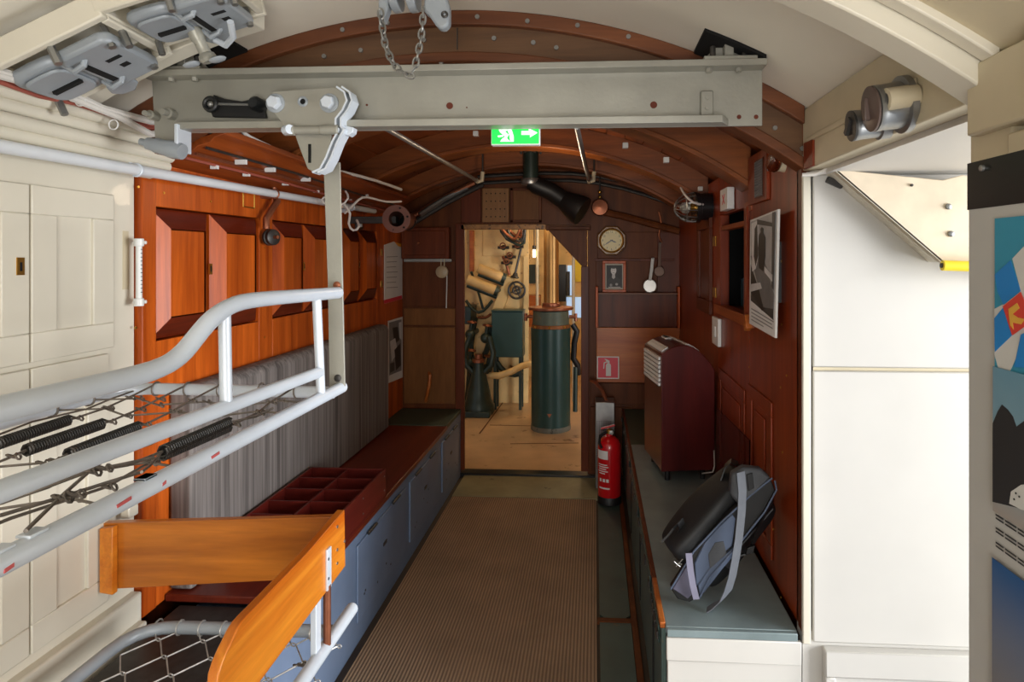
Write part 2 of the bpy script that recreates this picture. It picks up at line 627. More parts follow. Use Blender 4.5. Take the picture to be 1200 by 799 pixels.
# stiles between the pairs, rails above and below
ys = [YT + 0.02, panels[0][0], panels[1][1], panels[2][0], panels[3][1], panels[4][0], panels[5][1], YB]
for i in (0, 2, 4, 6):
    MB().box(X0, X1, ys[i] + 0.001, ys[i + 1] - 0.001, 0.46, 2.03).build('stile', M_mahog, wl, bevel=0.002)
for i in (1, 3, 5):
    MB().box(X0, X1, ys[i], ys[i + 1], 1.765, 2.03).build('top_rail', M_mahog, wl, bevel=0.002)
    MB().box(X0, X1, ys[i], ys[i + 1], 0.46, 1.325).build('lower_board', M_mahog, wl, bevel=0.002)
for (y0, y1, z0, z1) in panels:
    w = min(0.075, (y1 - y0) * 0.24)
    d = -0.022
    e = 0.006
    w = min(0.06, (y1 - y0) * 0.2)
    o = [(X1 - 0.012, y0 + e, z0 + e), (X1 - 0.012, y1 - e, z0 + e), (X1 - 0.012, y1 - e, z1 - e), (X1 - 0.012, y0 + e, z1 - e)]
    w2 = 0.072
    n = [(X1 - d, y0 + w, z0 + w2), (X1 - d, y1 - w, z0 + w2), (X1 - d, y1 - w, z1 - w2), (X1 - d, y0 + w, z1 - w2)]
    bk = [(X0, q[1], q[2]) for q in o]
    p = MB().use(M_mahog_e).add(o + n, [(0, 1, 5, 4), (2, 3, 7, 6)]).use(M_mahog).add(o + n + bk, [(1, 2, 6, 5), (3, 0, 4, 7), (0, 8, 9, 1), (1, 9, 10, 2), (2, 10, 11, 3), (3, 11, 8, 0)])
    k = 0.004
    p.box(X1 - 0.02, X1 - d - 0.004, y0 + w + k, y1 - w - k, z0 + w2 + k, z1 - w2 - k)
    p.build('panel', None, wl, recalc=False)
for px in (245, 355, 420):
    y = yl(px)
    MB().use(M_brass).box(X1, X1 + 0.006, y - 0.008, y + 0.008, 1.535, 1.575).use(M_void).box(X1 + 0.006, X1 + 0.0065, y - 0.003, y + 0.003, 1.545, 1.567).build('lock_plate', None, wl)
for px, z in ((447, 1.63), (447, 1.42)):
    y = yl(px)
    MB().box(X1, X1 + 0.004, y - 0.02, y + 0.012, z - 0.022, z + 0.022).build('hinge', M_brass, wl, bevel=0.001)
sc = MB()
for px, py in ((162, 219), (171, 221), (192, 226), (247, 236), (168, 302), (159, 384), (167, 382), (310, 290), (368, 263), (310, 395)):
    q = PX(px, py, X1)
    sc.cyl(q - Vector((0.002, 0, 0)), q + Vector((0.002, 0, 0)), 0.0042, 8)
sc.build('screw', M_brass, wl)
MB().box(X0, X1 + 0.004, YT + 0.012, YT + 0.075, 0.46, 1.95).build('edge_stile', M_mahog, wl, bevel=0.003)
# small brass frame and label above the panels
fr = MB()
for a, b in (((285, 223), (285, 242)), ((285, 242), (298, 244)), ((298, 244), (298, 226))):
    fr.cyl(PX(*a, X1 + 0.002), PX(*b, X1 + 0.002), 0.003, 6)
fr.build('brass_frame', M_brass, wl)
# lower left wall under the bunk
MB().box(-1.49, -1.43, -1.5, YT, -0.1, 0.3).build('skirting_board', M_mahog_d, wl)

# ---- roof: cream near vault, planked inner vault, bowed ribs
ce = struct(MB().arc(AX, AZ, RO + 0.012, RO + 0.06, -1.52, 0.68, -1.5, YT + 0.03, 44).build('ceiling', M_ceil))
N = 22
for i in range(N):
    xa, xb = -1.50 + (2.15 / N) * i + 0.0015, -1.50 + (2.15 / N) * (i + 1) - 0.0015
    MB().arc(AX, AZ, RO + 0.004 + (0.003 if i % 2 else 0), RO + 0.03, xa, xb, YT + 0.03, YB + 0.03, 1).build('plank', M_plank, ce)
struct(MB().arc(AX, AZ, RO + 0.05, RO + 0.1, -1.53, 0.7, YT + 0.03, YB + 0.05, 40).build('ceiling_deck', M_void))


def rib(y0, y1, r0, mface, mtrim, x0=-1.46, x1=0.61, r1=RO + 0.004):
    b = MB().arc(AX, AZ, r0 + 0.02, r1, x0, x1, y0, y1, 40).build('rib', mface, ce)
    MB().arc(AX, AZ, r0, r0 + 0.0205, x0, x1, y0 - 0.012, y1 + 0.012, 40).build('rib_moulding', mtrim, b, bevel=0.003)


rib(2.45, 2.58, RI, M_rib, M_rib)
rib(3.36, 3.50, RI + 0.008, M_rib, M_rib)
rib(4.16, 4.28, RI + 0.02, M_rib, M_rib)
# main bow at the change of lining: board with a moulding above and below
MB().arc(AX, AZ, RI, RO - 0.03, -1.46, 0.61, YT, YT + 0.05, 44).build('bow_board', M_arch, ce)
MB().arc(AX, AZ, RO - 0.032, RO + 0.012, -1.46, 0.61, YT - 0.022, YT + 0.05, 44).build('bow_moulding', M_mahog_x, ce, bevel=0.004)
MB().arc(AX, AZ, RI - 0.008, RI + 0.022, -1.46, 0.612, YT - 0.012, YT + 0.06, 44).build('bow_moulding', M_mahog_x, ce, bevel=0.004)
sc = MB()
for px, py in ((306, 66), (356, 51), (405, 38), (457, 30), (561, 23), (619, 28), (677, 33), (736, 46), (380, 66), (423, 59), (497, 47), (579, 45), (625, 50), (652, 56), (517, 73), (908, 150), (940, 174)):
    q = PY(px, py, YT - 0.002)
    d = 0.021 if py < 50 and px not in (579, 497, 625) else 0
    sc.cyl(q - Vector((0, 0.004 + d, 0)), q + Vector((0, 0.004, 0)), 0.007, 10)
sc.build('screw', M_steel, ce)
q = PY(536, 55, YT)
MB().box(q.x - 0.0015, q.x + 0.0015, YT - 0.003, YT, zarc(q.x, RI) + 0.03, zarc(q.x, RO) - 0.035).build('joint', M_dsteel, ce)
# small wooden blocks and pale chips stuck on the ribs
for px, py, y, s in ((733, 170, 2.43, 0.011), (781, 187, 2.43, 0.011), (821, 221, 3.33, 0.012), (557, 156, 2.43, 0.010)):
    q = PY(px, py, y)
    MB().box(q.x - s, q.x + s, y, y + 0.022, q.z - s, q.z + s).build('wooden_block', M_white, ce, bevel=0.002)

# cream rib and edge strip at the near end of the hatch
r2 = MB().arc(AX, AZ, RI - 0.015, RI + 0.05, -0.2, 0.63, 0.98, 1.05, 24)
r2.arc(AX, AZ, RI + 0.05, RO + 0.02, -0.2, 0.63, 1.0, 1.04, 24)
r2.build('cream_rib', M_cream, ce, bevel=0.004)
MB().arc(AX, AZ, RI + 0.014, RI + 0.03, 0.05, 0.60, 0.945, 0.975, 24).build('cream_batten', M_cream, ce, bevel=0.003)
MB().arc(AX, AZ, RI + 0.028, RI + 0.05, 0.0, 0.63, -1.4, 0.975, 16).build('lining_panel', M_tan, ce)
MB().arc(AX, AZ, RI + 0.012, RI + 0.03, 0.33, 0.37, 0.2, 0.975, 2).build('cream_batten', M_cream, ce, bevel=0.003)

# ---- right wall: header over the hatch, jamb, mahogany lining with the serving hatch
wr = struct(MB().box(XR + 0.03, XR + 0.10, YT + 0.02, YB, -0.1, 1.36).build('wall_right', M_mahog_d))
HY0, HY1, HZ0, HZ1 = 2.51, 2.975, 1.37, 1.725      # opening
t0 = XR
MB().box(t0, t0 + 0.031, YT, 2.46, 0.5, 1.99).build('lining_board', M_mahog_r, wr, bevel=0.002)
MB().box(t0, t0 + 0.031, 2.462, 3.06, 0.5, 1.345).build('lining_board', M_mahog_r, wr, bevel=0.002)
MB().box(t0, t0 + 0.031, 3.062, YB, 0.5, 1.99).build('lining_board', M_mahog_r, wr, bevel=0.002)
MB().box(t0, t0 + 0.031, 2.462, 3.06, 1.80, 1.99).build('lining_board', M_mahog_r, wr, bevel=0.002)
MB().box(t0 - 0.012, t0 + 0.031, 2.462, HY0, 1.345, 1.80).build('hatch_stile', M_mahog_r, wr, bevel=0.003)
MB().box(t0 - 0.012, t0 + 0.031, HY1, 3.06, 1.345, 1.80).build('hatch_stile', M_mahog_r, wr, bevel=0.003)
MB().box(t0 - 0.02, t0 + 0.031, 2.40, 3.10, 1.325, HZ0).build('hatch_rail', M_mahog_y, wr, bevel=0.003)
MB().box(t0 - 0.008, t0 + 0.031, HY0, HY1, HZ1, HZ1 + 0.022).build('hatch_rail', M_mahog_y, wr, bevel=0.003)
MB().box(t0 - 0.006, t0 + 0.031, 2.42, HY0 + 0.02, 1.78, 1.82).build('hatch_rail', M_mahog_y, wr, bevel=0.003)
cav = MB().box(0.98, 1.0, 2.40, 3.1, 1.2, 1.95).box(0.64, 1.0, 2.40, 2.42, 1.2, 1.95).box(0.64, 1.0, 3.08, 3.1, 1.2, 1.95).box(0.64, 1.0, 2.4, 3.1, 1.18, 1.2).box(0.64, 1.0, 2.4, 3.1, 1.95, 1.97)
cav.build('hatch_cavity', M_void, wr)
MB().box(XR + 0.032, XR + 0.1, YT + 0.02, 2.40, 1.36, 2.02).box(XR + 0.032, XR + 0.1, 3.1, YB, 1.36, 2.02).box(XR + 0.032, XR + 0.1, 2.40, 3.1, 1.97, 2.02).build('backing_board', M_mahog_d, wr)
# small block on the hatch rail
q = PX(876, 378, XR - 0.02)
MB().obox(q, (0.012, 0, 0), (0, 0.018, -0.008), (0, 0.008, 0.026)).build('wooden_turn_button', M_orange, wr, bevel=0.003)
# panelled locker doors low on the right wall and tall door further in
for a, b, z0, z1 in ((843, 874, 0.56, 1.06), (878, 906, 0.56, 1.1)):
    y0, y1 = PX(b, 300, XR).y, PX(a, 300, XR).y
    m = MB()
    for (ya, yb, za, zb) in ((y0, y1, z0, z0 + 0.05), (y0, y1, z1 - 0.05, z1), (y0, y0 + 0.06, z0 + 0.05, z1 - 0.05), (y1 - 0.06, y1, z0 + 0.05, z1 - 0.05)):
        m.box(XR - 0.008, XR, ya, yb, za, zb)
    d = m.build('locker_door_frame', M_mahog_r, wr, bevel=0.003)
    MB().box(XR - 0.006, XR, y0 + 0.09, y1 - 0.09, z0 + 0.08, z1 - 0.08).build('raised_panel', M_mahog_r, d, bevel=0.002)
y0, y1 = 3.22, 3.62
m = MB()
for (ya, yb, za, zb) in ((y0, y1, 1.30, 1.37), (y0, y1, 1.75, 1.82), (y0, y0 + 0.07, 1.37, 1.75), (y1 - 0.07, y1, 1.37, 1.75)):
    m.box(XR - 0.02, XR, ya, yb, za, zb)
d = m.build('cupboard_door_frame', M_mahog_d, wr, bevel=0.003)
MB().box(XR - 0.008, XR, y0 + 0.07, y1 - 0.07, 1.37, 1.75).build('raised_panel', M_mahog_d, d, bevel=0.004)
for z in (1.42, 1.68):
    MB().box(XR - 0.006, XR, 3.13, 3.2, z - 0.025, z + 0.025).build('hinge', M_brass, wr, bevel=0.001)
sc = MB()
for px, py in ((916, 306), (916, 380), (900, 295), (915, 454), (922, 440), (878, 430), (878, 490), (906, 620), (917, 530), (860, 372), (856, 408), (915, 700)):
    q = PX(px, py, XR)
    sc.cyl(q - Vector((0.002, 0, 0)), q + Vector((0.002, 0, 0)), 0.004, 8)
sc.build('screw', M_brass, wr)
# edge post where the lining ends, brown block under the bow
MB().box(XR - 0.004, XR + 0.02, YT - 0.004, YT + 0.03, 0.5, 1.86).build('edge_stile', M_mahog_d, wr, bevel=0.002)
MB().box(XR - 0.006, XR + 0.03, YT - 0.10, YT - 0.025, 1.853, 1.93).build('edge_block', M_mahog_r, wr, bevel=0.002)
# board, darker wood frame and mesh grille at the top of the wall
MB().box(XR - 0.012, XR, 2.18, 2.44, 1.80, 1.985).build('grille_board', M_mahog_r, wr, bevel=0.002)
MB().box(XR - 0.016, XR - 0.004, 2.215, 2.325, 1.815, 1.955).build('grille_frame', M_mahog_d, wr)
g = MB()
for i in range(14):
    z = 1.82 + i * 0.0098
    g.cyl((XR - 0.018, 2.22, z), (XR - 0.018, 2.32, z), 0.0012, 4)
for i in range(11):
    y = 2.22 + i * 0.01
    g.cyl((XR - 0.0175, y, 1.82), (XR - 0.0175, y, 1.95), 0.0012, 4)
stuff(g.build('grille_mesh', M_steel, wr))

# header board over the opening, opening soffit, white end wall
wh = struct(MB().box(XR, XR + 0.05, 1.03, YT - 0.001, 1.852, 2.03).build('trim_1', M_tan, bevel=0.003))
MB().box(XR - 0.006, XR, 1.2, YT - 0.05, 1.925, 1.94).build('scribed_line', M_tan, wh, bevel=0.002)
struct(MB().box(XR + 0.1, 1.95, -1.5, YT + 0.05, 1.84, 2.5).box(XR + 0.05, XR + 0.1, 1.03, YT, 1.84, 1.86).build('ceiling_hatch', M_white))
ww = struct(MB().box(XR, 1.95, YT, YT + 0.05, -0.1, 1.9).build('wall_hatch', M_white))
MB().box(XR - 0.004, XR + 0.02, YT - 0.014, YT, 0.47, 1.84).build('edge_strip', M_cream, ww, bevel=0.003)
MB().box(XR + 0.026, 1.9, YT - 0.012, YT, 1.278, 1.84).build('wall_panel', M_white, ww, bevel=0.004)
MB().box(XR + 0.026, 1.9, YT - 0.012, YT, 0.475, 1.268).build('wall_panel', M_white, ww, bevel=0.004)
m = MB().box(XR + 0.055, 1.9, YT - 0.03, YT, 0.385, 0.462).box(XR + 0.055, XR + 0.085, YT - 0.03, YT, -0.1, 0.385).box(XR + 0.085, 1.9, YT - 0.02, YT, -0.1, 0.385)
m.build('wall_panel', M_white, ww, bevel=0.004)
MB().box(XR + 0.03, 1.9, YT - 0.002, YT + 0.004, 1.266, 1.28).build('joint', M_tan, ww)
# jamb at the near side of the opening
wn = struct(MB().box(XR + 0.02, XR + 0.09, -1.5, 1.03, -0.1, 2.03).build('wall_right_near', M_tan))
MB().box(XR - 0.005, XR + 0.02, 0.93, 1.03, -0.1, 1.87).build('jamb_board', M_tan, wn, bevel=0.004)
MB().box(XR - 0.022, XR + 0.02, 0.86, 1.01, 1.79, 1.90).build('jamb_block', M_tan, wn, bevel=0.004)
MB().box(XR - 0.012, XR + 0.02, 0.3, 0.93, 1.40, 1.78).build('jamb_panel', M_tan, wn, bevel=0.004)
MB().box(XR - 0.03, XR + 0.02, 0.3, 0.86, 1.80, 1.92).build('jamb_board', M_tan, wn, bevel=0.004)
# near end of the compartment behind the viewer, with a wide doorway to daylight
wb = struct(MB().box(-1.52, -1.2, -1.55, -1.5, -0.1, 2.4).box(0.5, 0.7, -1.55, -1.5, -0.1, 2.4).box(-1.2, 0.5, -1.55, -1.5, 2.1, 2.4).build('wall_near', M_cream))

# ---- bulkhead at the far end with its doorway
DX0, DX1, DZ = -0.995, -0.052, 1.835
b1 = MB()
b1.box(-1.55, DX0, YB, YB + 0.05, -0.1, 2.4).box(DX1, 0.75, YB, YB + 0.05, -0.1, 2.4).box(DX0, DX1, YB, YB + 0.05, DZ, 2.4)
wf = struct(b1.build('wall_far', M_bulk))
P = lambda px, py, y=YB - 0.01: PY(px, py, y)
# corner gusset at the top right of the doorway
g = [PY(x, y, YB) for x, y in ((641, 268), (688, 268), (688, 316), (682, 312))]
MB().prism([p + Vector((0, -0.012, 0)) for p in g], (0, 0.05, 0)).build('corner_gusset', M_bulk, wf, bevel=0.002)


def bpanel(name, x0, y0, x1, y1, m, t=0.018, bev=0.003, parent=None):
    a, b = PY(x0, y0, YB), PY(x1, y1, YB)
    return MB().box(a.x, b.x, YB - t, YB, b.z, a.z).build(name, m, parent or wf, bevel=bev)


bpanel('door_frame', 535, 262, 545, 549, M_mahog_d, 0.03)
bpanel('door_frame', 681, 312, 690, 551, M_mahog_d, 0.03)
bpanel('door_head', 541, 263, 640, 269, mat('worn_gilt', (150, 104, 54), 0.4, 0.2, 0.3, 20, wear=(60, 40, 24), wear_amt=0.5), 0.03)
bpanel('door_head', 640, 264, 692, 270, M_bulk, 0.03)
bpanel('bulkhead_panel', 474, 306, 534, 359, M_bulk, 0.012)
bpanel('bulkhead_panel', 474, 361, 534, 381, M_bulk_l, 0.014)
bpanel('bulkhead_panel', 474, 383, 534, 473, M_bulk_l, 0.014)
bpanel('bulkhead_panel', 541, 220, 564, 261, M_mahog_d, 0.02)
bpanel('bulkhead_panel', 700, 272, 790, 303, M_bulk, 0.01)
bpanel('bulkhead_panel', 698, 305, 765, 343, M_bulk, 0.012)
bpanel('bulkhead_panel', 692, 448, 796, 474, M_bulk, 0.012)
bpanel('bulkhead_panel', 692, 476, 740, 552, M_bulk, 0.02)
bpanel('bulkhead_rail', 474, 303, 530, 307, M_steel, 0.02)
bpanel('bulkhead_rail', 697, 303, 790, 306, M_mahog_d, 0.02)
bpanel('bulkhead_moulding', 644, 266, 691, 269, M_bulk, 0.05)
bpanel('orange_board', 699, 383, 797, 448, M_orange, 0.03)
bpanel('bulkhead_panel', 797, 300, 806, 480, M_mahog_d, 0.03)
bpanel('bulkhead_panel', 770, 272, 797, 383, M_mahog_d, 0.012)

# ================================================================== FURNITURE
V = Vector

# ---- cream built-in cabinet at the left, four doors in view
t = thing('wall_cabinet', 'cream painted built-in cabinet with panelled doors at the near left', 'cabinet', (-1.44, 0.2, 0.5))
XC = -1.445
MB().box(-1.489, XC, -1.45, YT + 0.005, 0.52, 1.90).build('carcass', M_cream, t, bevel=0.002)
MB().box(-1.461, XC + 0.03, -1.45, YT, 0.40, 0.555).build('plinth', M_cream, t, bevel=0.006)
MB().box(-1.461, XC + 0.055, -1.45, YT - 0.01, 0.30, 0.47).build('plinth', M_cream, t, bevel=0.006)


def cabinet_door(y0, y1, z0, z1, lock=None):
    m = MB()
    f = 0.012
    b = 0.075
    for (ya, yb, za, zb) in ((y0, y1, z0, z0 + b), (y0, y1, z1 - b, z1), (y0, y0 + b, z0 + b, z1 - b), (y1 - b, y1, z0 + b, z1 - b)):
        m.box(XC, XC + f, ya, yb, za, zb)
    d = m.build('door', M_cream, t, bevel=0.003)
    MB().box(XC, XC + 0.003, y0 + b - 0.005, y1 - b + 0.005, z0 + b - 0.005, z1 - b + 0.005).build('door_panel', M_cream, d)
    if lock:
        yy, zz = lock
        MB().use(M_brass).box(XC + f, XC + f + 0.003, yy - 0.01, yy + 0.01, zz - 0.022, zz + 0.022).use(M_void).box(XC + f + 0.003, XC + f + 0.004, yy - 0.003, yy + 0.003, zz - 0.012, zz + 0.01).build('lock_plate', None, d)


yd = PX(31, 300, XC).y
cabinet_door(yd + 0.003, 1.755, 1.33, 1.785)
cabinet_door(yd - 0.56, yd - 0.003, 1.33, 1.785, (PX(18, 312, XC).y, PX(18, 312, XC).z))
cabinet_door(yd - 1.12, yd - 0.566, 1.33, 1.785)
cabinet_door(yd + 0.003, 1.735, 0.585, 1.315)
cabinet_door(yd - 0.56, yd - 0.003, 0.585, 1.315)
cabinet_door(yd - 1.12, yd - 0.566, 0.585, 1.315)
y = PX(147, 300, XC).y
MB().box(XC - 0.002, XC + 0.001, y - 0.012, y + 0.012, 1.50, 1.68).build('finger_slot', M_tan, t)

# ---- thermometer on the edge of the mahogany lining
q0, q1 = PX(161, 284, -1.41), PX(161, 354, -1.41)
y = q0.y
t = thing('wall_thermometer', 'white tube thermometer on the mahogany edge beside the cream cabinet', 'thermometer', (-1.41, y, q1.z))
MB().cyl((-1.405, y, q1.z), (-1.405, y, q0.z), 0.009, 10).build('tube', M_white_pl, t)
for z in (q0.z, q1.z):
    MB().cyl((-1.405, y, z - 0.012), (-1.405, y, z + 0.012), 0.014, 10).cyl((-1.428, y + 0.005, z), (-1.395, y + 0.02, z), 0.006, 8).build('holder', M_white_pl, t, bevel=0.002)
tk = MB()
for i in range(12):
    z = q1.z + 0.03 + i * 0.012
    tk.box(-1.3965, -1.3955, y - 0.004, y + 0.004, z, z + 0.002)
tk.build('scale_marks', M_blackp, t)

# ---- left bench with locker doors
XB = -0.985
t = thing('locker_bench', 'long blue-grey locker bench with a red-brown wooden seat along the left wall', 'bench', (-1.2, 2.6, -0.012))
MB().box(XB - 0.02, XB, 0.2, YB - 0.032, -0.012, 0.455).build('front_panel', M_bluep, t, bevel=0.002)
MB().box(-1.37, XB - 0.021, 0.2, YB - 0.032, -0.012, 0.40).build('carcass', M_bluep, t)
MB().box(-1.425, XB + 0.012, 1.96, 4.02, 0.455, 0.48).build('seat_board', M_red_w, t, bevel=0.004)
MB().box(-1.425, XB + 0.004, 4.025, YB - 0.032, 0.455, 0.482).build('seat_lino', M_lino_g, t, bevel=0.003)
MB().box(-1.37, XB + 0.004, 0.2, 1.955, 0.42, 0.45).build('seat_near', M_dsteel, t, bevel=0.003)
for a, b in ((417, 474), (479, 512), (517, 536)):
    y0, y1 = PX(a, 300, XB).y, PX(b, 300, XB).y
    d = MB().box(XB, XB + 0.009, y0, y1, 0.085, 0.405).build('locker_door', M_bluep, t, bevel=0.003)
    h = MB()
    for k in (0.25, 0.75):
        yy = y0 + (y1 - y0) * k
        h.cyl((XB + 0.011, yy - 0.05, 0.408), (XB + 0.011, yy + 0.05, 0.408), 0.007, 8)
    h.build('hinge', M_dsteel, d)
    yy = (y0 + y1) / 2
    MB().box(XB + 0.009, XB + 0.012, yy - 0.022, yy + 0.022, 0.262, 0.278).build('keyhole_slot', M_dsteel, d)
    h = MB()
    for k in range(5):
        yy = y0 + 0.05 + random.random() * (y1 - y0 - 0.1)
        zz = 0.12 + random.random() * 0.12
        h.cyl((XB + 0.008, yy, zz), (XB + 0.0105, yy, zz), 0.005, 6)
    h.build('screw_hole', M_dsteel, d)

# ---- striped mattress slab leaning on the wall behind the bench
m = MB()
prof = [(-1.425, 0.485), (-1.345, 0.485)]
for k in range(7):
    a = k / 6 * math.pi / 2
    prof.append((-1.385 + 0.04 * math.cos(a), 1.12 + 0.04 * math.sin(a)))
prof.append((-1.425, 1.16))
m.prism([(x, 1.98, z) for x, z in prof], (0, 1.97, 0))
tag(m.build('mattress', M_stripe, bevel=0.01), 'long grey striped mattress standing on edge against the left wall', 'mattress')

# ---- red compartment crate on the bench
t = thing('compartment_crate', 'dark red wooden crate with open compartments on the left bench', 'crate', (-1.15, 2.55, 0.481))
x0, x1, y0, y1, z0, z1, th = -1.33, -0.972, 2.16, 2.81, 0.481, 0.615, 0.010
MB().box(x0, x1, y0, y1, z0, z0 + 0.012).build('bottom', M_crate, t)
for b in ((x0, x0 + th, y0, y1), (x1 - th, x1, y0, y1), (x0 + th, x1 - th, y0, y0 + th), (x0 + th, x1 - th, y1 - th, y1)):
    MB().box(*b, z0 + 0.012, z1).build('side', M_crate, t, bevel=0.001)
xm = (x0 + x1) / 2
MB().box(xm - 0.004, xm + 0.004, y0 + th, y1 - th, z0 + 0.012, z1 - 0.004).build('divider', M_crate, t)
for i in range(1, 5):
    yy = y0 + (y1 - y0) * i / 5
    MB().box(x0 + th, xm - 0.005, yy - 0.004, yy + 0.004, z0 + 0.012, z1 - 0.002).box(xm + 0.005, x1 - th, yy - 0.004, yy + 0.004, z0 + 0.012, z1 - 0.002).build('divider', M_crate, t)
h = MB()
for yy in (y0 + 0.13, y1 - 0.02, y1 - 0.28):
    for zz in (z0 + 0.04, z1 - 0.03):
        h.cyl((x1 - 0.001, yy, zz), (x1 + 0.0015, yy, zz), 0.004, 6)
h.build('nail', M_steel, t)

# ---- right bench
t = thing('side_bench', 'low bench topped with worn blue-grey lino along the right wall', 'bench', (0.4, 3.2, -0.012))
XF = 0.2
MB().box(XF + 0.012, XR - 0.016, YT + 0.002, 3.62, 0.478, 0.5).build('bench_top', M_lino_b, t, bevel=0.002)
MB().box(XF + 0.012, XR - 0.016, 3.625, YB - 0.032, 0.478, 0.5).build('bench_top', M_lino_g, t, bevel=0.002)
MB().box(XF + 0.016, XR - 0.002, YT + 0.016, YB - 0.035, -0.012, 0.476).build('carcass', M_dsteel, t)
MB().box(XF - 0.004, XF + 0.0115, YT + 0.016, 2.12, 0.485, 0.503).build('front_edge', M_orange, t, bevel=0.002)
MB().box(XF - 0.004, XF + 0.0115, 2.122, YB - 0.035, 0.485, 0.503).build('front_edge', M_mahog_d, t, bevel=0.002)
for a, b in ((1.862, 2.14), (2.15, 2.75), (2.76, 3.4), (3.41, 4.45)):
    p = MB().box(XF, XF + 0.0155, a, b, 0.06, 0.484).build('front_panel', M_dgreen, t, bevel=0.003)
    MB().box(XF - 0.004, XF, b - 0.05, b - 0.03, 0.10, 0.40).build('dark_slot', M_void, p)
    MB().box(XF - 0.006, XF, a + 0.04, b - 0.08, 0.415, 0.472).build('worn_batten', M_dgreen, p, bevel=0.003)
    h = MB()
    for k in range(4):
        yy = a + 0.05 + (b - a - 0.1) * k / 3
        h.box(XF - 0.012, XF - 0.005, yy - 0.02, yy + 0.02, 0.43, 0.455)
    h.build('hinge', M_dsteel, p, bevel=0.002)
MB().box(XF + 0.012, XR - 0.006, YT - 0.012, YT + 0.001, 0.405, 0.474).build('end_board', M_white, t, bevel=0.003)
MB().box(XF + 0.016, XR - 0.004, YT - 0.004, YT + 0.015, -0.012, 0.404).build('end_panel', M_white, t, bevel=0.002)
MB().box(XF + 0.014, XR - 0.018, YT - 0.013, YT + 0.001, 0.476, 0.4985).build('end_edge', M_lino_b, t, bevel=0.002)

# ---- display panel at the near right
XPAN = 0.47
t = thing('display_panel', 'tall exhibition panel with a black header strip at the right edge', 'panel', (XPAN, 0.4, 0.02))
YP0, YP1 = -0.05, PX(1135, 300, XPAN).y
pb = MB().box(XPAN, XPAN + 0.012, YP0, YP1, 0.35, 1.7165).build('board', mat('grey_white_board', (172, 171, 167), 0.5, var=0.02), t, bevel=0.001)
zt = PX(1135, 246, XPAN).z
MB().box(XPAN - 0.001, XPAN + 0.013, YP0, YP1 + 0.001, zt, 1.7175).build('header_strip', M_blackp, t)
q = PX(1152, 197, XPAN - 0.001)
MB().lathe([(0.004, 0), (0.004, 0.003), (0.002, 0.004)], q, (-1, 0, 0), 10).build('screw', M_steel, t)
for yy in (0.1, 0.7):
    MB().box(XPAN, XPAN + 0.012, yy - 0.02, yy + 0.02, 0.0, 0.35).box(XPAN - 0.12, XPAN + 0.12, yy - 0.02, yy + 0.02, -0.012, 0.004).build('foot', M_blackp, t, bevel=0.002)


def flat_print(name, parent, fn, layers, step, n, thick=0.0004):
    """flat shapes printed on a plane: fn maps photo points to the plane, each layer a hair prouder"""
    m = MB()
    for i, (pts, mm) in enumerate(layers):
        m.use(mm)
        m.prism([fn(*p) + V(n) * (i * step) for p in pts], V(n) * thick)
    return m.build(name, None, parent)


fP = lambda x, y: PX(x, y, XPAN - 0.0012)
S = lambda n, c: mat(n, c, 0.5, var=0.03)
M_teal, M_flagblue, M_flagwhite = S('print_teal', (44, 132, 160)), S('print_blue', (24, 118, 186)), S('print_white', (190, 190, 186))
M_prred, M_prgold, M_prdark, M_prgrey = S('print_red', (196, 60, 48)), S('print_gold', (206, 156, 60)), S('print_dark', (34, 36, 38)), S('print_grey', (96, 98, 100))
zs = [PX(1166, y, XPAN).z - 0.02 for y in (600, 428)]
M_sky = ramp_mat('print_sky', [(0, (150, 140, 132)), (0.35, (120, 146, 158)), (1, (96, 136, 156))], 'Z', zs[0], zs[1])
zs = [PX(1166, y, XPAN).z - 0.02 for y in (799, 655)]
M_sea = ramp_mat('print_sea', [(0, (112, 110, 112)), (0.5, (92, 102, 124)), (1, (30, 78, 128))], 'Z', zs[0], zs[1])
E_ = 1420


def row(y0, x0=1166, x1=E_):
    """height of a level line on the panel that passes photo point (x0, y0), seen at x1"""
    z = PX(x0, y0, XPAN).z
    p = PX(x1, 300, XPAN)
    f = -p.x * _s + p.y * _c
    return HY - FPX * (z - EYE.z) / f


layers = [
    ([(1166, 256), (E_, row(256)), (E_, row(430)), (1166, 430)], M_teal),
    ([(1240, 262), (1205, 284), (1187, 303), (1197, 341), (1177, 356), (1166, 362), (1166, 415), (1176, 452), (1196, 410), (1240, 400)], M_flagwhite),
    ([(1166.5, 322), (1185, 305), (1197, 341), (1177, 357), (1170, 342)], M_flagblue),
    ([(1166.5, 373), (1177, 360), (1188, 392), (1167, 412)], M_flagblue),
    ([(1198, 392), (1225, 378), (1225, 432), (1190, 430)], M_flagblue),
    ([(1177, 359), (1198, 342), (1212, 376), (1188, 393)], M_prred),
    ([(1184, 362), (1194, 355), (1197, 361), (1189, 368), (1195, 372), (1203, 374), (1199, 380), (1189, 378), (1190, 386), (1186, 381)], M_prgold),
    ([(1166, 429), (E_, row(429)), (E_, row(598)), (1166, 598)], M_sky),
    ([(1166, 496), (1172, 482), (1177, 474), (1184, 480), (1190, 488), (1194, 500), (1205, 492), (1260, 500), (1300, 620), (1166, 588)], M_prdark),
    ([(1186, 590), (1188, 576), (1200, 568), (1240, 566), (1240, 610), (1200, 597)], M_flagwhite),
    ([(1166, 653), (E_, row(653)), (E_, row(900)), (1166, 830)], M_sea),
]
flat_print('printed_pictures', pb, fP, layers, 0.0003, (-1, 0, 0))
m = MB()
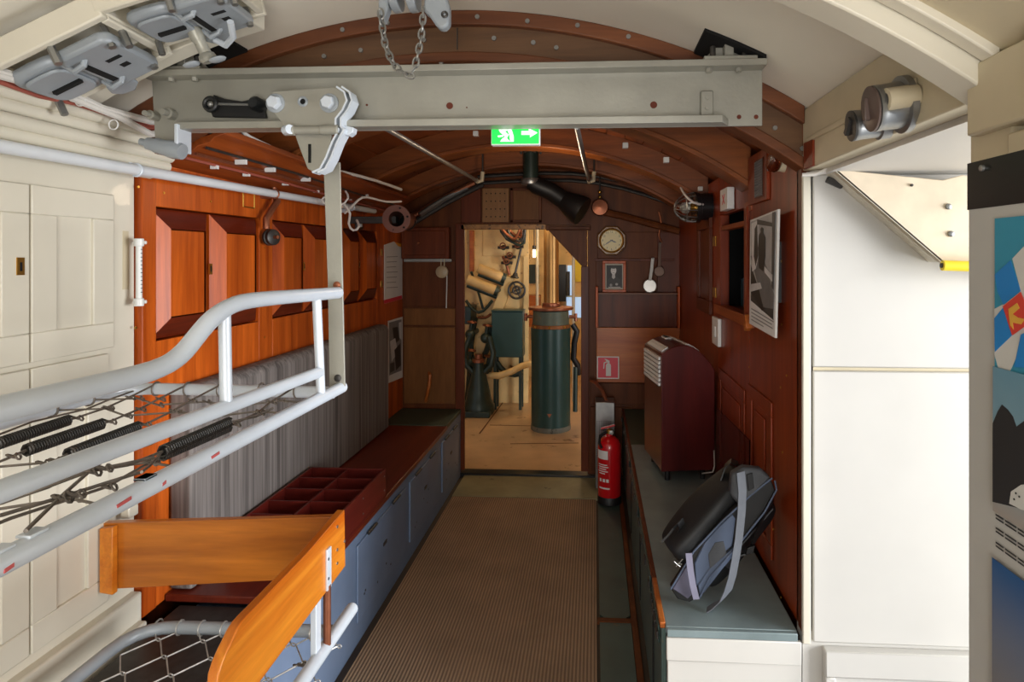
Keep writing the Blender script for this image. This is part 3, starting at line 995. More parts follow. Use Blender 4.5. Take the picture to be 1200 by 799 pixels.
for y0 in (602, 606, 617.5, 621.5, 634.5, 638.5):
    a0 = 1167
    for wlen in (9, 13, 7, 16, 11, 14, 20, 12, 18):
        x1 = a0 + wlen
        m.prism([fP(a0, row(y0, 1167, a0)), fP(x1, row(y0, 1167, x1)), fP(x1, row(y0 + 1.7, 1167, x1)), fP(a0, row(y0 + 1.7, 1167, a0))], (-0.0003, 0, 0))
        a0 = x1 + 2
m.build('printed_text', M_prdark, pb)
m = MB()
for px, py in ((1195, 578), (1199, 582), (1193, 585)):
    m.cyl(fP(px, py) - V((0.004, 0, 0)), fP(px, py) - V((0.0045, 0, 0)), 0.0012, 8)
m.build('printed_dots', M_prdark, pb)

# ---- heater cabinet on the right bench
def hp(u, w, z):
    """u across the near face, w back along the body"""
    return V((0.325, 3.02, 0)) + V((0.988, 0.151, 0)) * u + V((-0.151, 0.988, 0)) * w + V((0, 0, z))


t = thing('heater_cabinet', 'red-brown heater cabinet with white slatted vents standing on the right bench', 'heater', (0.45, 3.2, 0.5))
W = 0.268


def htop(u):
    return 1.125 + 0.043 * (1 - ((u - 0.11) / 0.11) ** 2) if u < 0.11 else 1.168 - 0.123 * ((u - 0.11) / 0.158) ** 2


prof = [(0, 0.552), (W, 0.552), (W, htop(W))]
for k in range(1, 11):
    a = k / 10
    u = W * (1 - a)
    prof.append((u, htop(u)))
MB().prism([hp(u, 0, z) for u, z in prof], hp(0, 0.36, 0) - hp(0, 0, 0)).build('body', M_heater, t, bevel=0.004)
for u in (0.04, W - 0.05):
    for w in (0.04, 0.31):
        MB().cyl(hp(u, w, 0.5), hp(u, w, 0.556), 0.014, 10).build('foot', M_black, t)
for k in range(7):
    z = 1.10 - k * 0.021
    MB().obox(hp(-0.004, 0.18, z), (hp(0.005, 0, 0) - hp(0, 0, 0)), (hp(0, 0.155, 0) - hp(0, 0, 0)), (0, 0, 0.0075)).build('slat', M_white_pl, t)


def ztop(u):
    return htop(u)


for u0, u1, w0, w1 in ((0.008, 0.04, 0.03, 0.33), (0.085, 0.12, 0.24, 0.33), (0.13, 0.20, 0.03, 0.33)):
    n = max(1, int((u1 - u0) / 0.012))
    for k in range(n):
        ua = u0 + (u1 - u0) * k / n + 0.001
        ub = u0 + (u1 - u0) * (k + 1) / n - 0.001
        MB().prism([hp(ua, w0, ztop(ua) - 0.004), hp(ub, w0, ztop(ub) - 0.004), hp(ub, w0, ztop(ub) + 0.006), hp(ua, w0, ztop(ua) + 0.006)], hp(0, w1 - w0, 0) - hp(0, 0, 0)).build('slat', M_white_pl, t)
MB().tube([hp(0.262, -0.003, 0.65), hp(0.264, -0.004, 0.575), hp(0.255, -0.006, 0.545), hp(0.20, -0.006, 0.54)], 0.003, 6).build('cable', M_whcable, t)
MB().obox(hp(0.102, 0.285, ztop(0.1) + 0.007), (hp(0.012, 0, -0.003) - hp(0, 0, 0)), (hp(0, 0.03, 0) - hp(0, 0, 0)), (0, 0, 0.003)).build('control_panel', M_blackp, t)

# ---- perspex sheet leaning on the right wall
m = MB().prism([PX(840, 478, 0.578), PX(878, 516, 0.578), V((0.574, PX(878, 516, 0.578).y, 0.502)), V((0.574, PX(840, 478, 0.578).y, 0.502))], (0.004, 0, 0))
tag(m.build('perspex_sheet', M_pane), 'clear plastic sheet leaning on the right wall behind the backpack', 'sheet')

# ================================================================== OVERHEAD STEEL AND BUNKS
# ---- channel beam across the compartment
BX0, BX1, BZ0, BZ1, YW = -1.268, 0.452, 1.955, 2.122, 1.69
t = thing('hoist_beam', 'long grey steel channel beam hung across the gangway', 'beam', (-0.4, YW, BZ0))
web = [(BX0 + 0.01, BZ0 - 0.02), (BX0 + 0.06, BZ0 - 0.055), (BX0 + 0.085, BZ0), (BX1, BZ0), (BX1, BZ1), (BX0, BZ1)]
MB().prism([(x, YW, z) for x, z in web], (0, 0.01, 0)).build('web', M_beam, t, bevel=0.001)
MB().box(BX0, BX1, YW - 0.05, YW + 0.01, BZ1 - 0.018, BZ1).build('flange', M_beam, t, bevel=0.002)
MB().prism([(BX0 + 0.1, YW, BZ0), (BX0 + 0.1, YW - 0.05, BZ0), (BX1 - 0.115, YW - 0.05, BZ0), (BX1 - 0.09, YW, BZ0)], (0, 0, 0.020)).build('flange', M_beam, t, bevel=0.002)
for px, py, r in ((527, 124, 0.0095), (766, 123, 0.0095), (866, 137, 0.006), (886, 137, 0.006), (430, 123, 0.003), (547, 126, 0.002)):
    q = PY(px, py, YW)
    MB().cyl(q - V((0, 0.0015, 0)), q + V((0, 0.004, 0)), r, 16).build('bolt_hole', mat('rust_hole', (96, 40, 22), 0.8, wear=(30, 16, 10), wear_amt=0.3), t)
q0, q1 = PY(820, 108, YW), PY(835, 137, YW)
MB().box(q0.x, q1.x, YW - 0.018, YW, q1.z, q0.z).build('stop_block', M_beam, t, bevel=0.004)
m = MB()
for zz in (0.3, 0.72):
    z = q1.z + (q0.z - q1.z) * zz
    MB().cyl(((q0.x + q1.x) / 2, YW - 0.022, z), ((q0.x + q1.x) / 2, YW - 0.01, z), 0.006, 8).build('bolt', M_beam, t)
for px in (200, 228, 831, 866):
    q = PY(px, 80, YW - 0.025)
    MB().cyl((q.x, YW - 0.025, BZ1 - 0.028), (q.x, YW - 0.025, BZ1 + 0.014), 0.009, 6).build('bolt', M_beam, t)
# hangers at both ends up to the roof
for xa, xb in ((-1.235, -1.10), (0.29, 0.43)):
    zt_ = zarc((xa + xb) / 2, RO) + 0.02
    h = MB().box(xa, xb, YW - 0.04, YW + 0.03, BZ1 + 0.001, BZ1 + 0.012).box((xa + xb) / 2 - 0.012, (xa + xb) / 2 + 0.012, YW - 0.02, YW + 0.02, BZ1 + 0.012, zt_)
    h.prism([(xa, YW + 0.01, BZ1 + 0.012), (xb, YW + 0.01, BZ1 + 0.012), ((xa + xb) / 2 + 0.03, YW + 0.01, BZ1 + 0.05), ((xa + xb) / 2 - 0.03, YW + 0.01, BZ1 + 0.05)], (0, 0.008, 0))
    h.build('hanger', M_beam, t, bevel=0.002)
    for s in (-1, 1):
        MB().cyl(((xa + xb) / 2 + s * 0.042, YW - 0.01, BZ1 + 0.012), ((xa + xb) / 2 + s * 0.042, YW - 0.01, BZ1 + 0.045), 0.008, 8).build('bolt', M_dsteel, t)
# black patches on the roof, painted as the dark inside openings round the hangers
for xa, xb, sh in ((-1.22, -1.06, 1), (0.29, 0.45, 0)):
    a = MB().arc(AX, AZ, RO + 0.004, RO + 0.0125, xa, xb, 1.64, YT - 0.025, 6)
    a.build('roof_dark_patch', M_void, ce)
# roller bracket at the left end
for px, py, r, l in ((184, 137, 0.013, 0.03), (203, 135, 0.015, 0.025)):
    q = PY(px, py, YW)
    MB().lathe([(r, 0), (r, l), (r * 0.6, l + 0.001), (r * 0.6, l + 0.02)], q, (0, -1, 0), 10).build('bolt', M_beam, t)
qa, qb = PY(165, 166, YW - 0.045), PY(214, 178, YW - 0.045)
rb = MB()
d = (qb - qa)
rb.lathe([(0.010, 0), (0.010, 0.02), (0.017, 0.021), (0.019, 0.045), (0.021, 0.046), (0.021, 0.055), (0.022, d.length * 0.55), (0.026, d.length * 0.8), (0.022, d.length)], qa, d, 16)
rb.build('roller', M_grey, t)
qc = PY(212, 155, YW - 0.04)
MB().box(qc.x - 0.006, qc.x + 0.004, YW - 0.06, YW, qb.z, qc.z + 0.02).build('roller_plate', M_lgrey, t, bevel=0.002)

# ---- black latch lever on the beam
t = thing('latch_lever', 'black latch lever with an eye bolted on the left of the steel beam', 'latch', PY(275, 130, YW - 0.02))
e0, e1 = PY(247, 122, YW - 0.02), PY(303, 123, YW - 0.02)
MB().torus(e0, 0.017, 0.007, (0, 1, 0), 18, 8).build('eye', M_blackp, t)
MB().sph(e0, 0.010, 10).build('pin', M_steel, t)
MB().ribbon([e0 + V((0.018, 0, 0)), e1 - V((0.01, 0, 0))], (0, 0, 0.003), 0.004).build('link', M_steel, t)
MB().prism([PY(x, y, YW - 0.003) for x, y in ((253, 112), (266, 117), (286, 120), (298, 117), (312, 128), (314, 139), (252, 138), (249, 130))], (0, -0.012, 0)).build('arm', M_black, t, bevel=0.002)
MB().lathe([(0.013, -0.03), (0.02, -0.02), (0.02, 0.012), (0.014, 0.016)], e1, (0, 1, 0), 14).build('barrel', M_blackp, t)

# ---- trolley bracket that carries the bunk bar
YP = YW - 0.058
t = thing('trolley_bracket', 'grey steel trolley bracket with large bolts clamped on the beam', 'bracket', PY(370, 200, YP))
outline = [(322, 108), (392, 103), (403, 107), (409, 116), (408, 126), (402, 134), (394, 143), (392, 150), (389, 166), (384, 186), (379, 198), (371, 203), (362, 198), (352, 172), (345, 152), (335, 148), (325, 136), (318, 128), (316, 117)]
MB().prism([PY(x, y, YP) for x, y in outline], (0, -0.008, 0)).build('plate', M_beam, t, bevel=0.0015)
edge = [(398, 104), (407, 110), (410, 120), (405, 131), (397, 141), (397, 150), (401, 153), (393, 168), (386, 186), (379, 199), (370, 203)]
for off, nm in ((0.0, 'rim'), (0.014, 'rim')):
    MB().ribbon([PY(x, y, YP - 0.006) + V((off, 0, 0)) for x, y in edge], (0, 0.022, 0), 0.005).build(nm, M_lgrey, t)
MB().prism([PY(x, y, YP - 0.01) for x, y in ((397, 146), (414, 149), (413, 155), (408, 159), (397, 154))], (0, 0.03, 0)).build('lug', M_lgrey, t, bevel=0.002)
a, b = PY(333, 153, YP - 0.022), PY(397, 152, YP - 0.022)
MB().cyl(a, a + (b - a) * 0.2, 0.014, 14).build('hinge_knuckle', M_beam, t, bevel=0.002)
MB().cyl(a + (b - a) * 0.2, a + (b - a) * 0.68, 0.0115, 14).build('hinge_pin', M_beam, t)
MB().cyl(a + (b - a) * 0.68, b, 0.0135, 14).build('hinge_knuckle', M_beam, t, bevel=0.002)
MB().cyl(a + V((0.006, -0.004, 0)), a + V((0.024, -0.016, 0)), 0.013, 12).build('pin_head', M_lgrey, t)
for px, py in ((323, 121), (386, 121)):
    q = PY(px, py, YP - 0.008)
    o = MB().lathe([(0.026, 0), (0.026, -0.003), (0.024, -0.004)], q, (0, 1, 0), 22).build('washer', M_grey, t)
    MB().lathe([(0.019, -0.003), (0.019, -0.016), (0.016, -0.02), (0, -0.02)], q, (0, 1, 0), 6).build('bolt_head', M_lgrey, o)
q = PY(355, 119, YP - 0.008)
o = MB().torus(q, 0.011, 0.004, (0, 1, 0), 16, 6).build('bush', M_grey, t)
MB().cyl(q - V((0, 0.001, 0)), q + V((0, 0.002, 0)), 0.009, 12).build('bolt_hole', M_void, o)
q = PY(363, 180, YP - 0.008)
MB().box(q.x - 0.004, q.x + 0.004, q.y - 0.001, q.y + 0.002, q.z - 0.025, q.z + 0.026).build('slot', M_void, t)

# ---- flat bar hanging from the bracket down to the upper bunk
YBAR = 1.70
t = thing('hanger_bar', 'flat grey bar hanging from the trolley bracket to the upper bunk', 'bar', PY(396, 460, YBAR))
pts = [(379, 190), (398, 190), (404, 452), (402, 459), (396, 462), (389, 459), (386, 452), (384, 330)]
MB().prism([PY(x, y, YBAR) for x, y in pts], (0, 0.007, 0)).build('bar', M_beam, t, bevel=0.001)
for px, py, m_ in ((395, 334, M_copper), (396, 443, M_dsteel)):
    q = PY(px, py, YBAR)
    MB().lathe([(0.0105, 0), (0.0105, -0.003), (0.007, -0.005), (0, -0.005)], q, (0, 1, 0), 14).build('bolt', m_, t)

# ---- upper folding bunk
XO, XW, ZU = -0.722, -1.33, 1.228


def corner(p0, pc, p1, r, n=5):
    """rounded corner points"""
    p0, pc, p1 = V(p0), V(pc), V(p1)
    a = pc + (p0 - pc).normalized() * r
    b = pc + (p1 - pc).normalized() * r
    return [a * (1 - k / n) ** 2 + pc * 2 * (k / n) * (1 - k / n) + b * (k / n) ** 2 for k in range(n + 1)]


t = thing('upper_bunk', 'upper folding pipe bunk of grey tubes with sprung wire mesh and guard rail', 'bunk', (-1.0, 1.0, ZU))
MB().tube([(XO, -0.2, ZU), (XO, 1.72, ZU)], 0.0165, 14).build('side_tube', M_lgrey, t, bevel=0.002)
pts = [(XW, -0.2, ZU)] + corner((XW, 0, ZU), (XW, 1.665, ZU), (0, 1.665, ZU), 0.10) + [(XO, 1.665, ZU - 0.004)]
MB().tube(pts, 0.0165, 12).build('frame_tube', M_lgrey, t)
tr = [PX(x, y, XO) for x, y in ((396, 343), (360, 346), (320, 349), (292, 352))]
cv = [PX(x, y, XO) for x, y in ((275, 356), (258, 365), (243, 378), (228, 397), (216, 412), (203, 423), (188, 431), (165, 439))]
pts = tr + cv + [PX(100, 455, XO), PX(0, 479, XO)]
z = pts[-1].z
pts += [V((XO, 0.3, z + 0.001)), V((XO, -0.2, z + 0.002))]
sm = []
for i in range(len(pts) - 1):                   # light smoothing of the bend
    sm += [pts[i], (pts[i] + pts[i + 1]) / 2]
sm.append(pts[-1])
sm = [sm[0]] + [(sm[i - 1] + sm[i] * 2 + sm[i + 1]) / 4 for i in range(1, len(sm) - 1)] + [sm[-1]]
MB().tube(sm, 0.0165, 14).build('top_rail', M_lgrey, t)
a, b = PX(374, 436, XO), PX(0, 576, XO)
MB().tube([a, b, b + (b - a) * 1.0], 0.0145, 14).build('guard_rail', M_lgrey, t)
MB().tube([PX(371, 346, XO), PX(376, 460, XO)], 0.0115, 12).build('post', M_lgrey, t)
MB().tube([PX(263, 362, XO), PX(265, 470, XO)], 0.0115, 12).build('post', M_lgrey, t)
mk = MB()
for px, py, l in ((145, 585, 0.014), (192, 557, 0.004), (252, 530, 0.012), (10, 648, 0.006)):
    q = PX(px, py, XO + 0.0155)
    mk.obox((XO + 0.0155, q.y, ZU + random.uniform(-0.004, 0.008)), (0.0015, 0, 0), (0, l, 0.001), (0, 0, 0.0025))
mk.build('red_paint_mark', mat('faded_red', (186, 84, 84), 0.5), t)
# mesh: lengthwise strands with hooked joints, cross links, coil springs
xs = [XW + 0.035 + i * 0.1 for i in range(6)]
yk = [0.25 + 0.155 * i for i in range(10)]


def knot(m, c, r=0.0085):
    m.torus(c, r, 0.0022, (0.3, 0.4, 0.86), 8, 5)
    m.torus(V(c) + V((0.008, 0.006, -0.002)), r * 0.8, 0.0022, (0.8, 0.2, 0.5), 8, 5)


def spring(name, a, b, r, m_, parent, turns=None):
    a, b = V(a), V(b)
    L = (b - a).length
    turns = turns or int(L / 0.0062)
    ax = (b - a).normalized()
    u = ax.orthogonal().normalized()
    w = ax.cross(u)
    pts = []
    for k in range(turns * 8 + 1):
        an = 2 * math.pi * k / 8
        pts.append(a + ax * (L * k / (turns * 8)) + (u * math.cos(an) + w * math.sin(an)) * (r - 0.002))
    s = MB().tube(pts, 0.0024, 5)
    return s.build(name, m_, parent)


sag = lambda x, y: ZU - 0.012 * math.sin(math.pi * min(1, max(0, (x - XW) / (XO - XW)))) - 0.004
springs = [((-1.225, 1.19), (-1.235, 1.375)), ((-1.14, 1.168), (-1.143, 1.364)), ((-1.04, 1.155), (-1.047, 1.352)), ((-0.84, 1.148), (-0.828, 1.346)), ((-0.79, 0.62), (-0.79, 0.82))]
for (a, b) in springs[:4]:
    A, B = V((a[0], a[1], sag(*a) - 0.002)), V((b[0], b[1], sag(*b) - 0.002))
    spring('spring', A, B, 0.0135, M_dsteel, t)
    wv = MB()
    wv.tube([A, A - V((0, 0.04, 0.004)), A - V((-0.02, 0.16, 0.002)), (A.x + 0.01, A.y - 0.32, ZU), (A.x - 0.01, A.y - 0.5, ZU), (A.x, -0.15, ZU)], 0.0026, 6)
    knot(wv, A - V((0, 0.03, 0.002)))
    knot(wv, A - V((-0.02, 0.16, 0.002)))
    wv.tube([B, B + V((0.0, 0.03, 0)), (B.x + 0.012, B.y + 0.1, ZU - 0.006), (B.x - 0.01, B.y + 0.2, ZU - 0.004), (B.x, 1.65, ZU + 0.012)], 0.0026, 6)
    knot(wv, B + V((0, 0.02, 0)))
    knot(wv, (B.x + 0.012, B.y + 0.1, ZU - 0.006))
    knot(wv, (B.x - 0.01, B.y + 0.2, ZU - 0.004))
    wv.torus((B.x, 1.665, ZU), 0.019, 0.0026, (1, 0, 0), 14, 6)
    wv.build('mesh_wire', M_wire, t)
# big spring that pulls to the outer tube, near right, and its wires
q0, q1 = PX(190, 529, -0.80), PX(268, 495, -0.80)
spring('spring', q0, q1, 0.0125, M_dsteel, t)
MB().tube([q1, PX(300, 488, -0.78), PX(320, 478, -0.76)], 0.0026, 6).build('mesh_wire', M_wire, t)
wv = MB().tube([q0, PX(176, 545, -0.77), PX(166, 553, XO)], 0.0026, 6)
wv.tube([q0, PX(150, 545, -0.82), PX(100, 553, -0.82), PX(60, 565, -0.85), PX(0, 585, -0.9)], 0.0026, 6)
y = PX(172, 550, XO).y
MB().box(XO - 0.012, XO + 0.008, y - 0.014, y + 0.014, ZU + 0.0145, ZU + 0.0185).build('wire_clip', M_lgrey, t, bevel=0.001)
wv.build('mesh_wire', M_wire, t)
# front wires between guard rail and tube
wv = MB()
nodes = {'a': PX(105, 552, -0.80), 'b': PX(70, 583, -0.77), 'c': PX(128, 535, -0.83), 'd': PX(30, 622, XO)}
wv.tube([nodes['c'], nodes['a'], nodes['b'], nodes['d']], 0.0028, 6)
wv.tube([PX(165, 553, -0.745), nodes['b'], PX(0, 604, -0.8)], 0.0028, 6)
wv.tube([PX(180, 536, -0.79), nodes['a'], PX(40, 576, -0.84), PX(0, 590, -0.88)], 0.0028, 6)
for k in ('a', 'b'):
    knot(wv, nodes[k], 0.010)
    knot(wv, nodes[k] + V((0.012, 0.01, 0.002)), 0.008)
for py_, px_ in ((620, 40), (545, 172), (640, 0)):
    y = PX(px_, py_, XO).y
    MB().box(XO - 0.012, XO + 0.008, y - 0.014, y + 0.014, ZU + 0.0145, ZU + 0.0185).build('wire_clip', M_lgrey, t, bevel=0.001)
wv.build('mesh_wire', M_wire, t)
# cross links
for i, y in enumerate((0.55, 0.72, 0.9, 1.07, 1.45, 1.56)):
    wv = MB()
    pts = []
    for k, x in enumerate((XW, -1.23, -1.14, -1.04, -0.93, -0.83, XO)):
        pts.append((x, y + (0.028 if k % 2 else -0.02), sag(x, y)))
    wv.tube(pts, 0.0024, 6)
    for p in pts[1:-1]:
        knot(wv, p)
    wv.torus((XW, y - 0.02, ZU), 0.019, 0.0026, (0, 1, 0), 14, 6)
    wv.build('mesh_wire', M_wire, t)
for x in (-1.28, -0.93):
    wv = MB()
    wv.tube([(x + (0.015 if k % 2 else -0.012), -0.1 + k * 0.12, sag(x, 1)) for k in range(15)] + [(x, 1.65, ZU)], 0.0024, 6)
    wv.torus((x, 1.665, ZU), 0.019, 0.0026, (1, 0, 0), 14, 6)
    wv.build('mesh_wire', M_wire, t)

# ---- lower bunk with pine boards
t = thing('lower_bunk', 'lower pipe bunk with varnished pine side boards and a wire diamond mesh', 'bunk', (-1.0, 1.3, 0.50))
ZLB = 0.535
pts = [(-1.31, 0.5, ZLB)] + corner((-1.31, 0, ZLB), (-1.31, 1.70, ZLB), (0, 1.70, ZLB), 0.12) + [(-0.74, 1.70, ZLB + 0.004)]
MB().tube(pts, 0.017, 12).build('frame_tube', M_grey, t)
q = PX(413, 713, -0.722)
MB().tube([(-0.722, 0.5, ZLB + 0.012), (-0.722, q.y, ZLB + 0.018)], 0.018, 14).build('side_tube', M_lgrey, t, bevel=0.003)
MB().tube([(-0.722, 1.35, ZLB + 0.012), (-0.722, 1.44, ZLB + 0.013)], 0.022, 14).build('tube_sleeve', M_lgrey, t, bevel=0.004)
sb = [(404, 597), (360, 648.5), (300, 711), (291, 720), (283, 729), (277, 739), (272, 750), (267, 760), (261, 774), (256, 790), (254, 815), (300, 830), (305, 799), (405, 663)]
MB().prism([PX(x, y, -0.715) for x, y in sb], (-0.022, 0, 0)).build('side_board', M_pine, t, bevel=0.0025)
yy = 1.715
eb = [(142, 611), (404, 602), (404, 675), (142, 682)]
q = [PY(x, y, yy) for x, y in eb]
zb0, zb1 = 0.675, 0.835
MB().prism([(-1.435, yy, 0.628), (-0.738, yy, 0.685), (-0.738, yy, 0.858), (-1.435, yy, 0.822)], (0, 0.022, 0)).build('end_board', M_pine_x, t, bevel=0.002)
MB().prism([(-1.428, yy - 0.002, 0.63), (-1.388, yy - 0.002, 0.625), (-1.388, yy - 0.002, 0.82), (-1.428, yy - 0.002, 0.815)], (0, -0.02, 0)).build('end_cleat', M_pine, t, bevel=0.002)
m = MB()
for px, py in ((395, 617), (395, 644), (395, 671 - 0), (403.5, 634)):
    p = PX(px, min(py, 660), -0.715)
    m.cyl(p - V((0.001, 0, 0)), p + V((0.002, 0, 0)), 0.0045, 8)
m.build('screw', M_steel, t)
q0, q1 = PX(385, 642, -0.712), PX(385, 690, -0.712)
MB().obox((-0.712, (q0.y + q1.y) / 2, (q0.z + q1.z) / 2 + 0.0), (0.003, 0, 0), (0, 0.0125, 0), (0, 0, (q0.z - q1.z) / 2)).build('strap_plate', M_lgrey, t, bevel=0.001)
m = MB()
for py in (655, 678):
    p = PX(385, py, -0.709)
    m.cyl(p - V((0.002, 0, 0)), p + V((0.001, 0, 0)), 0.004, 8)
m.build('screw', M_dsteel, t)
MB().cyl((-0.716, q1.y, q1.z + 0.01), (-0.716, q1.y, ZLB + 0.02), 0.010, 10).build('copper_pin', M_copper, t)
p0 = PX(375, 700, -0.72)
MB().box(-0.738, -0.722, p0.y - 0.018, p0.y + 0.012, ZLB + 0.01, 0.70).build('support_plate', M_lgrey, t, bevel=0.002)
# diamond mesh: zigzag strands that meet their neighbours
nst = 9
for i in range(nst):
    x = -1.255 + i * 0.065
    w = MB()
    pts = []
    for k in range(19):
        y = 0.55 + k * 0.065
        s = 1 if (k + i) % 2 else -1
        pts.append((x + s * 0.026, y, ZLB - 0.025 * math.sin(math.pi * (k / 19))))
    pts.append((x, 1.70, ZLB + 0.018))
    w.tube(pts, 0.0024, 6)
    for k in range(0, 19, 1):
        if (k + i) % 2 == 1:
            w.torus(V(pts[k]) + V((0.006, 0, 0)), 0.006, 0.002, (0, 1, 0.3), 7, 4)
    w.torus((x, 1.70, ZLB), 0.0195, 0.0024, (1, 0, 0), 12, 5)
    w.build('mesh_wire', M_wire_l, t)
w = MB()
for k in range(7):
    y = 0.6 + k * 0.16
    w.tube([(-0.735, y, ZLB), (-0.80, y + 0.03, ZLB - 0.02)], 0.003, 6)
    knot(w, (-0.775, y + 0.02, ZLB - 0.012), 0.009)
stuff(w.build('mesh_ties', M_wire, t))
# white bracket where the end board meets the cabinet
q = PX(157, 605, -1.40)
tag(MB().box(-1.428, -1.40, q.y - 0.02, q.y + 0.02, 0.81, 0.845).build('bunk_hook', M_cream, bevel=0.004), 'small cream hook block above the left end of the pine end board', 'hook')

# ---- pulley block with chain under the roof
zc = 2.30
YPB = 1.45
t = thing('pulley_block', 'grey pulley block with lugs hanging under the cream roof', 'pulley', PY(485, 5, YPB))


def pxp(x, y, Y=YPB):
    return PY(x, y, Y)


c0, c1 = pxp(448, -20), pxp(522, -20)
MB().box(c0.x, c1.x, YPB - 0.03, YPB + 0.03, pxp(0, -8).z, zarc(-0.35, RO) + 0.01).build('block', M_grey, t, bevel=0.008)
for px, r in ((463, 0.045), (483, 0.045)):
    q = pxp(px, -8)
    MB().lathe([(0.012, -0.012), (r, -0.010), (r, 0.010), (0.012, 0.012)], (q.x, YPB, q.z), (1, 0, 0.1), 22).build('sheave', M_grey, t, bevel=0.003)
MB().prism([pxp(x, y, YPB - 0.02) for x, y in ((497, -8), (521, -12), (526, 8), (526, 27), (521, 33), (514, 33), (508, 26), (502, 17), (496, 13))], (0, 0.03, 0)).build('lug', M_grey, t, bevel=0.006)
q = pxp(521, 17, YPB - 0.021)
MB().torus(q, 0.006, 0.003, (0, 1, 0), 12, 6).build('lug_eye', M_dsteel, t)
MB().prism([pxp(x, y, YPB - 0.02) for x, y in ((443, -8), (456, -8), (454, 10), (449, 24), (443, 24))], (0, 0.03, 0)).build('lug', M_grey, t, bevel=0.004)
t = thing('chain', 'slack steel chain looping down from the pulley block', 'chain', pxp(480, 88, YPB - 0.035))
path = [(446, 12), (447, 24), (449, 38), (451, 50), (455, 62), (461, 75), (469, 83), (480, 88), (486, 79), (489, 66), (493, 48), (495, 30), (496, 10)]
path = [pxp(x, y, YPB - 0.04) for x, y in path]
# even spacing along the loop
acc = [0]
for i in range(1, len(path)):
    acc.append(acc[-1] + (path[i] - path[i - 1]).length)


def along(s):
    for i in range(1, len(path)):
        if s <= acc[i] or i == len(path) - 1:
            f = (s - acc[i - 1]) / (acc[i] - acc[i - 1])
            return path[i - 1].lerp(path[i], f), (path[i] - path[i - 1]).normalized()


nl = int(acc[-1] / 0.0165)
for k in range(nl):
    c, d = along((k + 0.5) * acc[-1] / nl)
    s = V((0, 1, 0)) if k % 2 else d.cross(V((0, 1, 0))).normalized()
    if k % 2:
        s = (s + d.cross(V((0, 1, 0))) * 0.35).normalized()
    ring = []
    for j in range(12):
        an = 2 * math.pi * j / 12
        ring.append(c + d * (0.0125 * math.cos(an)) + s * (0.0068 * math.sin(an)))
    MB().tube(ring, 0.0026, 5, closed=True).build('link', M_steel, t)

# ---- green exit sign under the beam
YS = YW + 0.03
t = thing('exit_sign', 'green exit sign with a running figure and arrow behind the beam', 'sign', PY(604, 170, YS))
a, b = PY(575.5, 149, YS), PY(632.5, 169.5, YS)
ez1 = a.z + 0.03
MB().box(a.x, b.x, YS, YS + 0.025, b.z, ez1).build('case', M_white_pl, t, bevel=0.002)
m = MB().box(a.x + 0.002, b.x - 0.002, YS - 0.002, YS, b.z + 0.003, ez1 - 0.002)
m.build('green_face', emit('exit_green', (20, 205, 70), 0.75), t)
MB().box(a.x + 0.03, b.x - 0.03, YW + 0.0105, YS + 0.02, ez1, ez1 + 0.02).build('bracket', M_steel, t)
M_ew = emit('exit_white', (225, 240, 228), 0.7)
f = lambda x, y: PY(x, y, YS - 0.0022)
m = MB()
for pl in ([(611, 153.5), (620, 153.5), (619, 150), (630, 155.5), (621, 161), (621, 158), (611, 158)],
           [(584, 151), (594, 150.5), (595, 153), (586, 155)], [(594, 150), (598, 150), (600, 153), (602, 160), (602, 166), (598, 166), (597, 159)],
           [(586, 155), (592, 154), (596, 158), (594, 162), (598, 166), (586, 166), (588, 163), (592, 160)],
           [(583, 159), (590, 158), (590, 160), (584, 161)], [(588, 143), (593, 142), (596, 146), (592, 149)]):
    m.prism([f(*p) for p in pl], (0, -0.0006, 0))
m.build('pictogram', M_ew, t)

# ---- two stay rods from the beam back to the roof hooks
for (x0, y0, x1, y1, lb) in ((452, 150, 558, 211, 'long grey stay rod slanting down from the beam left of the exit sign'), (676, 150, 690, 211, 'long grey stay rod running back from the beam right of the exit sign')):
    p0, p1 = PY(x0, y0, YW + 0.04), PY(x1, y1, 4.02)
    p0 = p0 + (p0 - p1).normalized() * 0.03
    o = thing('stay_rod', lb, 'rod', p1, 'stay rods under the roof')
    MB().cyl(p0, p1, 0.0085, 10, r2=0.012).build('rod', M_steel, o)
    hk = [p1, p1 + V((0, 0.03, -0.008)), p1 + V((0.03, 0.04, 0.0)), p1 + V((0.035, 0.045, 0.06))]
    MB().tube(hk, 0.014, 8).build('hook', M_tan, o)
    MB().cyl(p1 + V((0.035, 0.045, 0.05)), V((p1.x + 0.035, p1.y + 0.045, zarc(p1.x + 0.035, RO) + 0.005)), 0.006, 8).build('hook_stem', M_dsteel, o)

# ---- pipes and cables along the upper left
for i, (r_, rad) in enumerate(((0.283, 0.0175), (0.2585, 0.0185), (0.234, 0.0180), (0.2105, 0.0180), (0.1875, 0.0165))):
    x = -1.385 - 0.012 * (i % 2)
    z = 1.6 - x * r_
    y1 = 1.97 if i < 2 else (1.93 if i < 4 else 1.84)
    names = ('topmost', 'second from the top', 'middle', 'fourth from the top', 'lowest')
    tag(MB().tube([(x, -1.4, z), (x, y1, z)], rad, 12).build('conduit_pipe', M_cream, bevel=0.001), 'cream conduit pipe at upper left, ' + names[i] + ' of the five', 'pipe', 'cream pipes under the roof edge')
t = thing('grab_rail', 'long white pipe rail running below the cream conduits on the left', 'rail', (-1.36, 1.2, 1.858))
MB().tube([(-1.37, -1.4, 1.852), (-1.37, 1.35, 1.8555), (-1.37, 3.75, 1.885)], 0.0165, 12).build('pipe', M_rail, t)
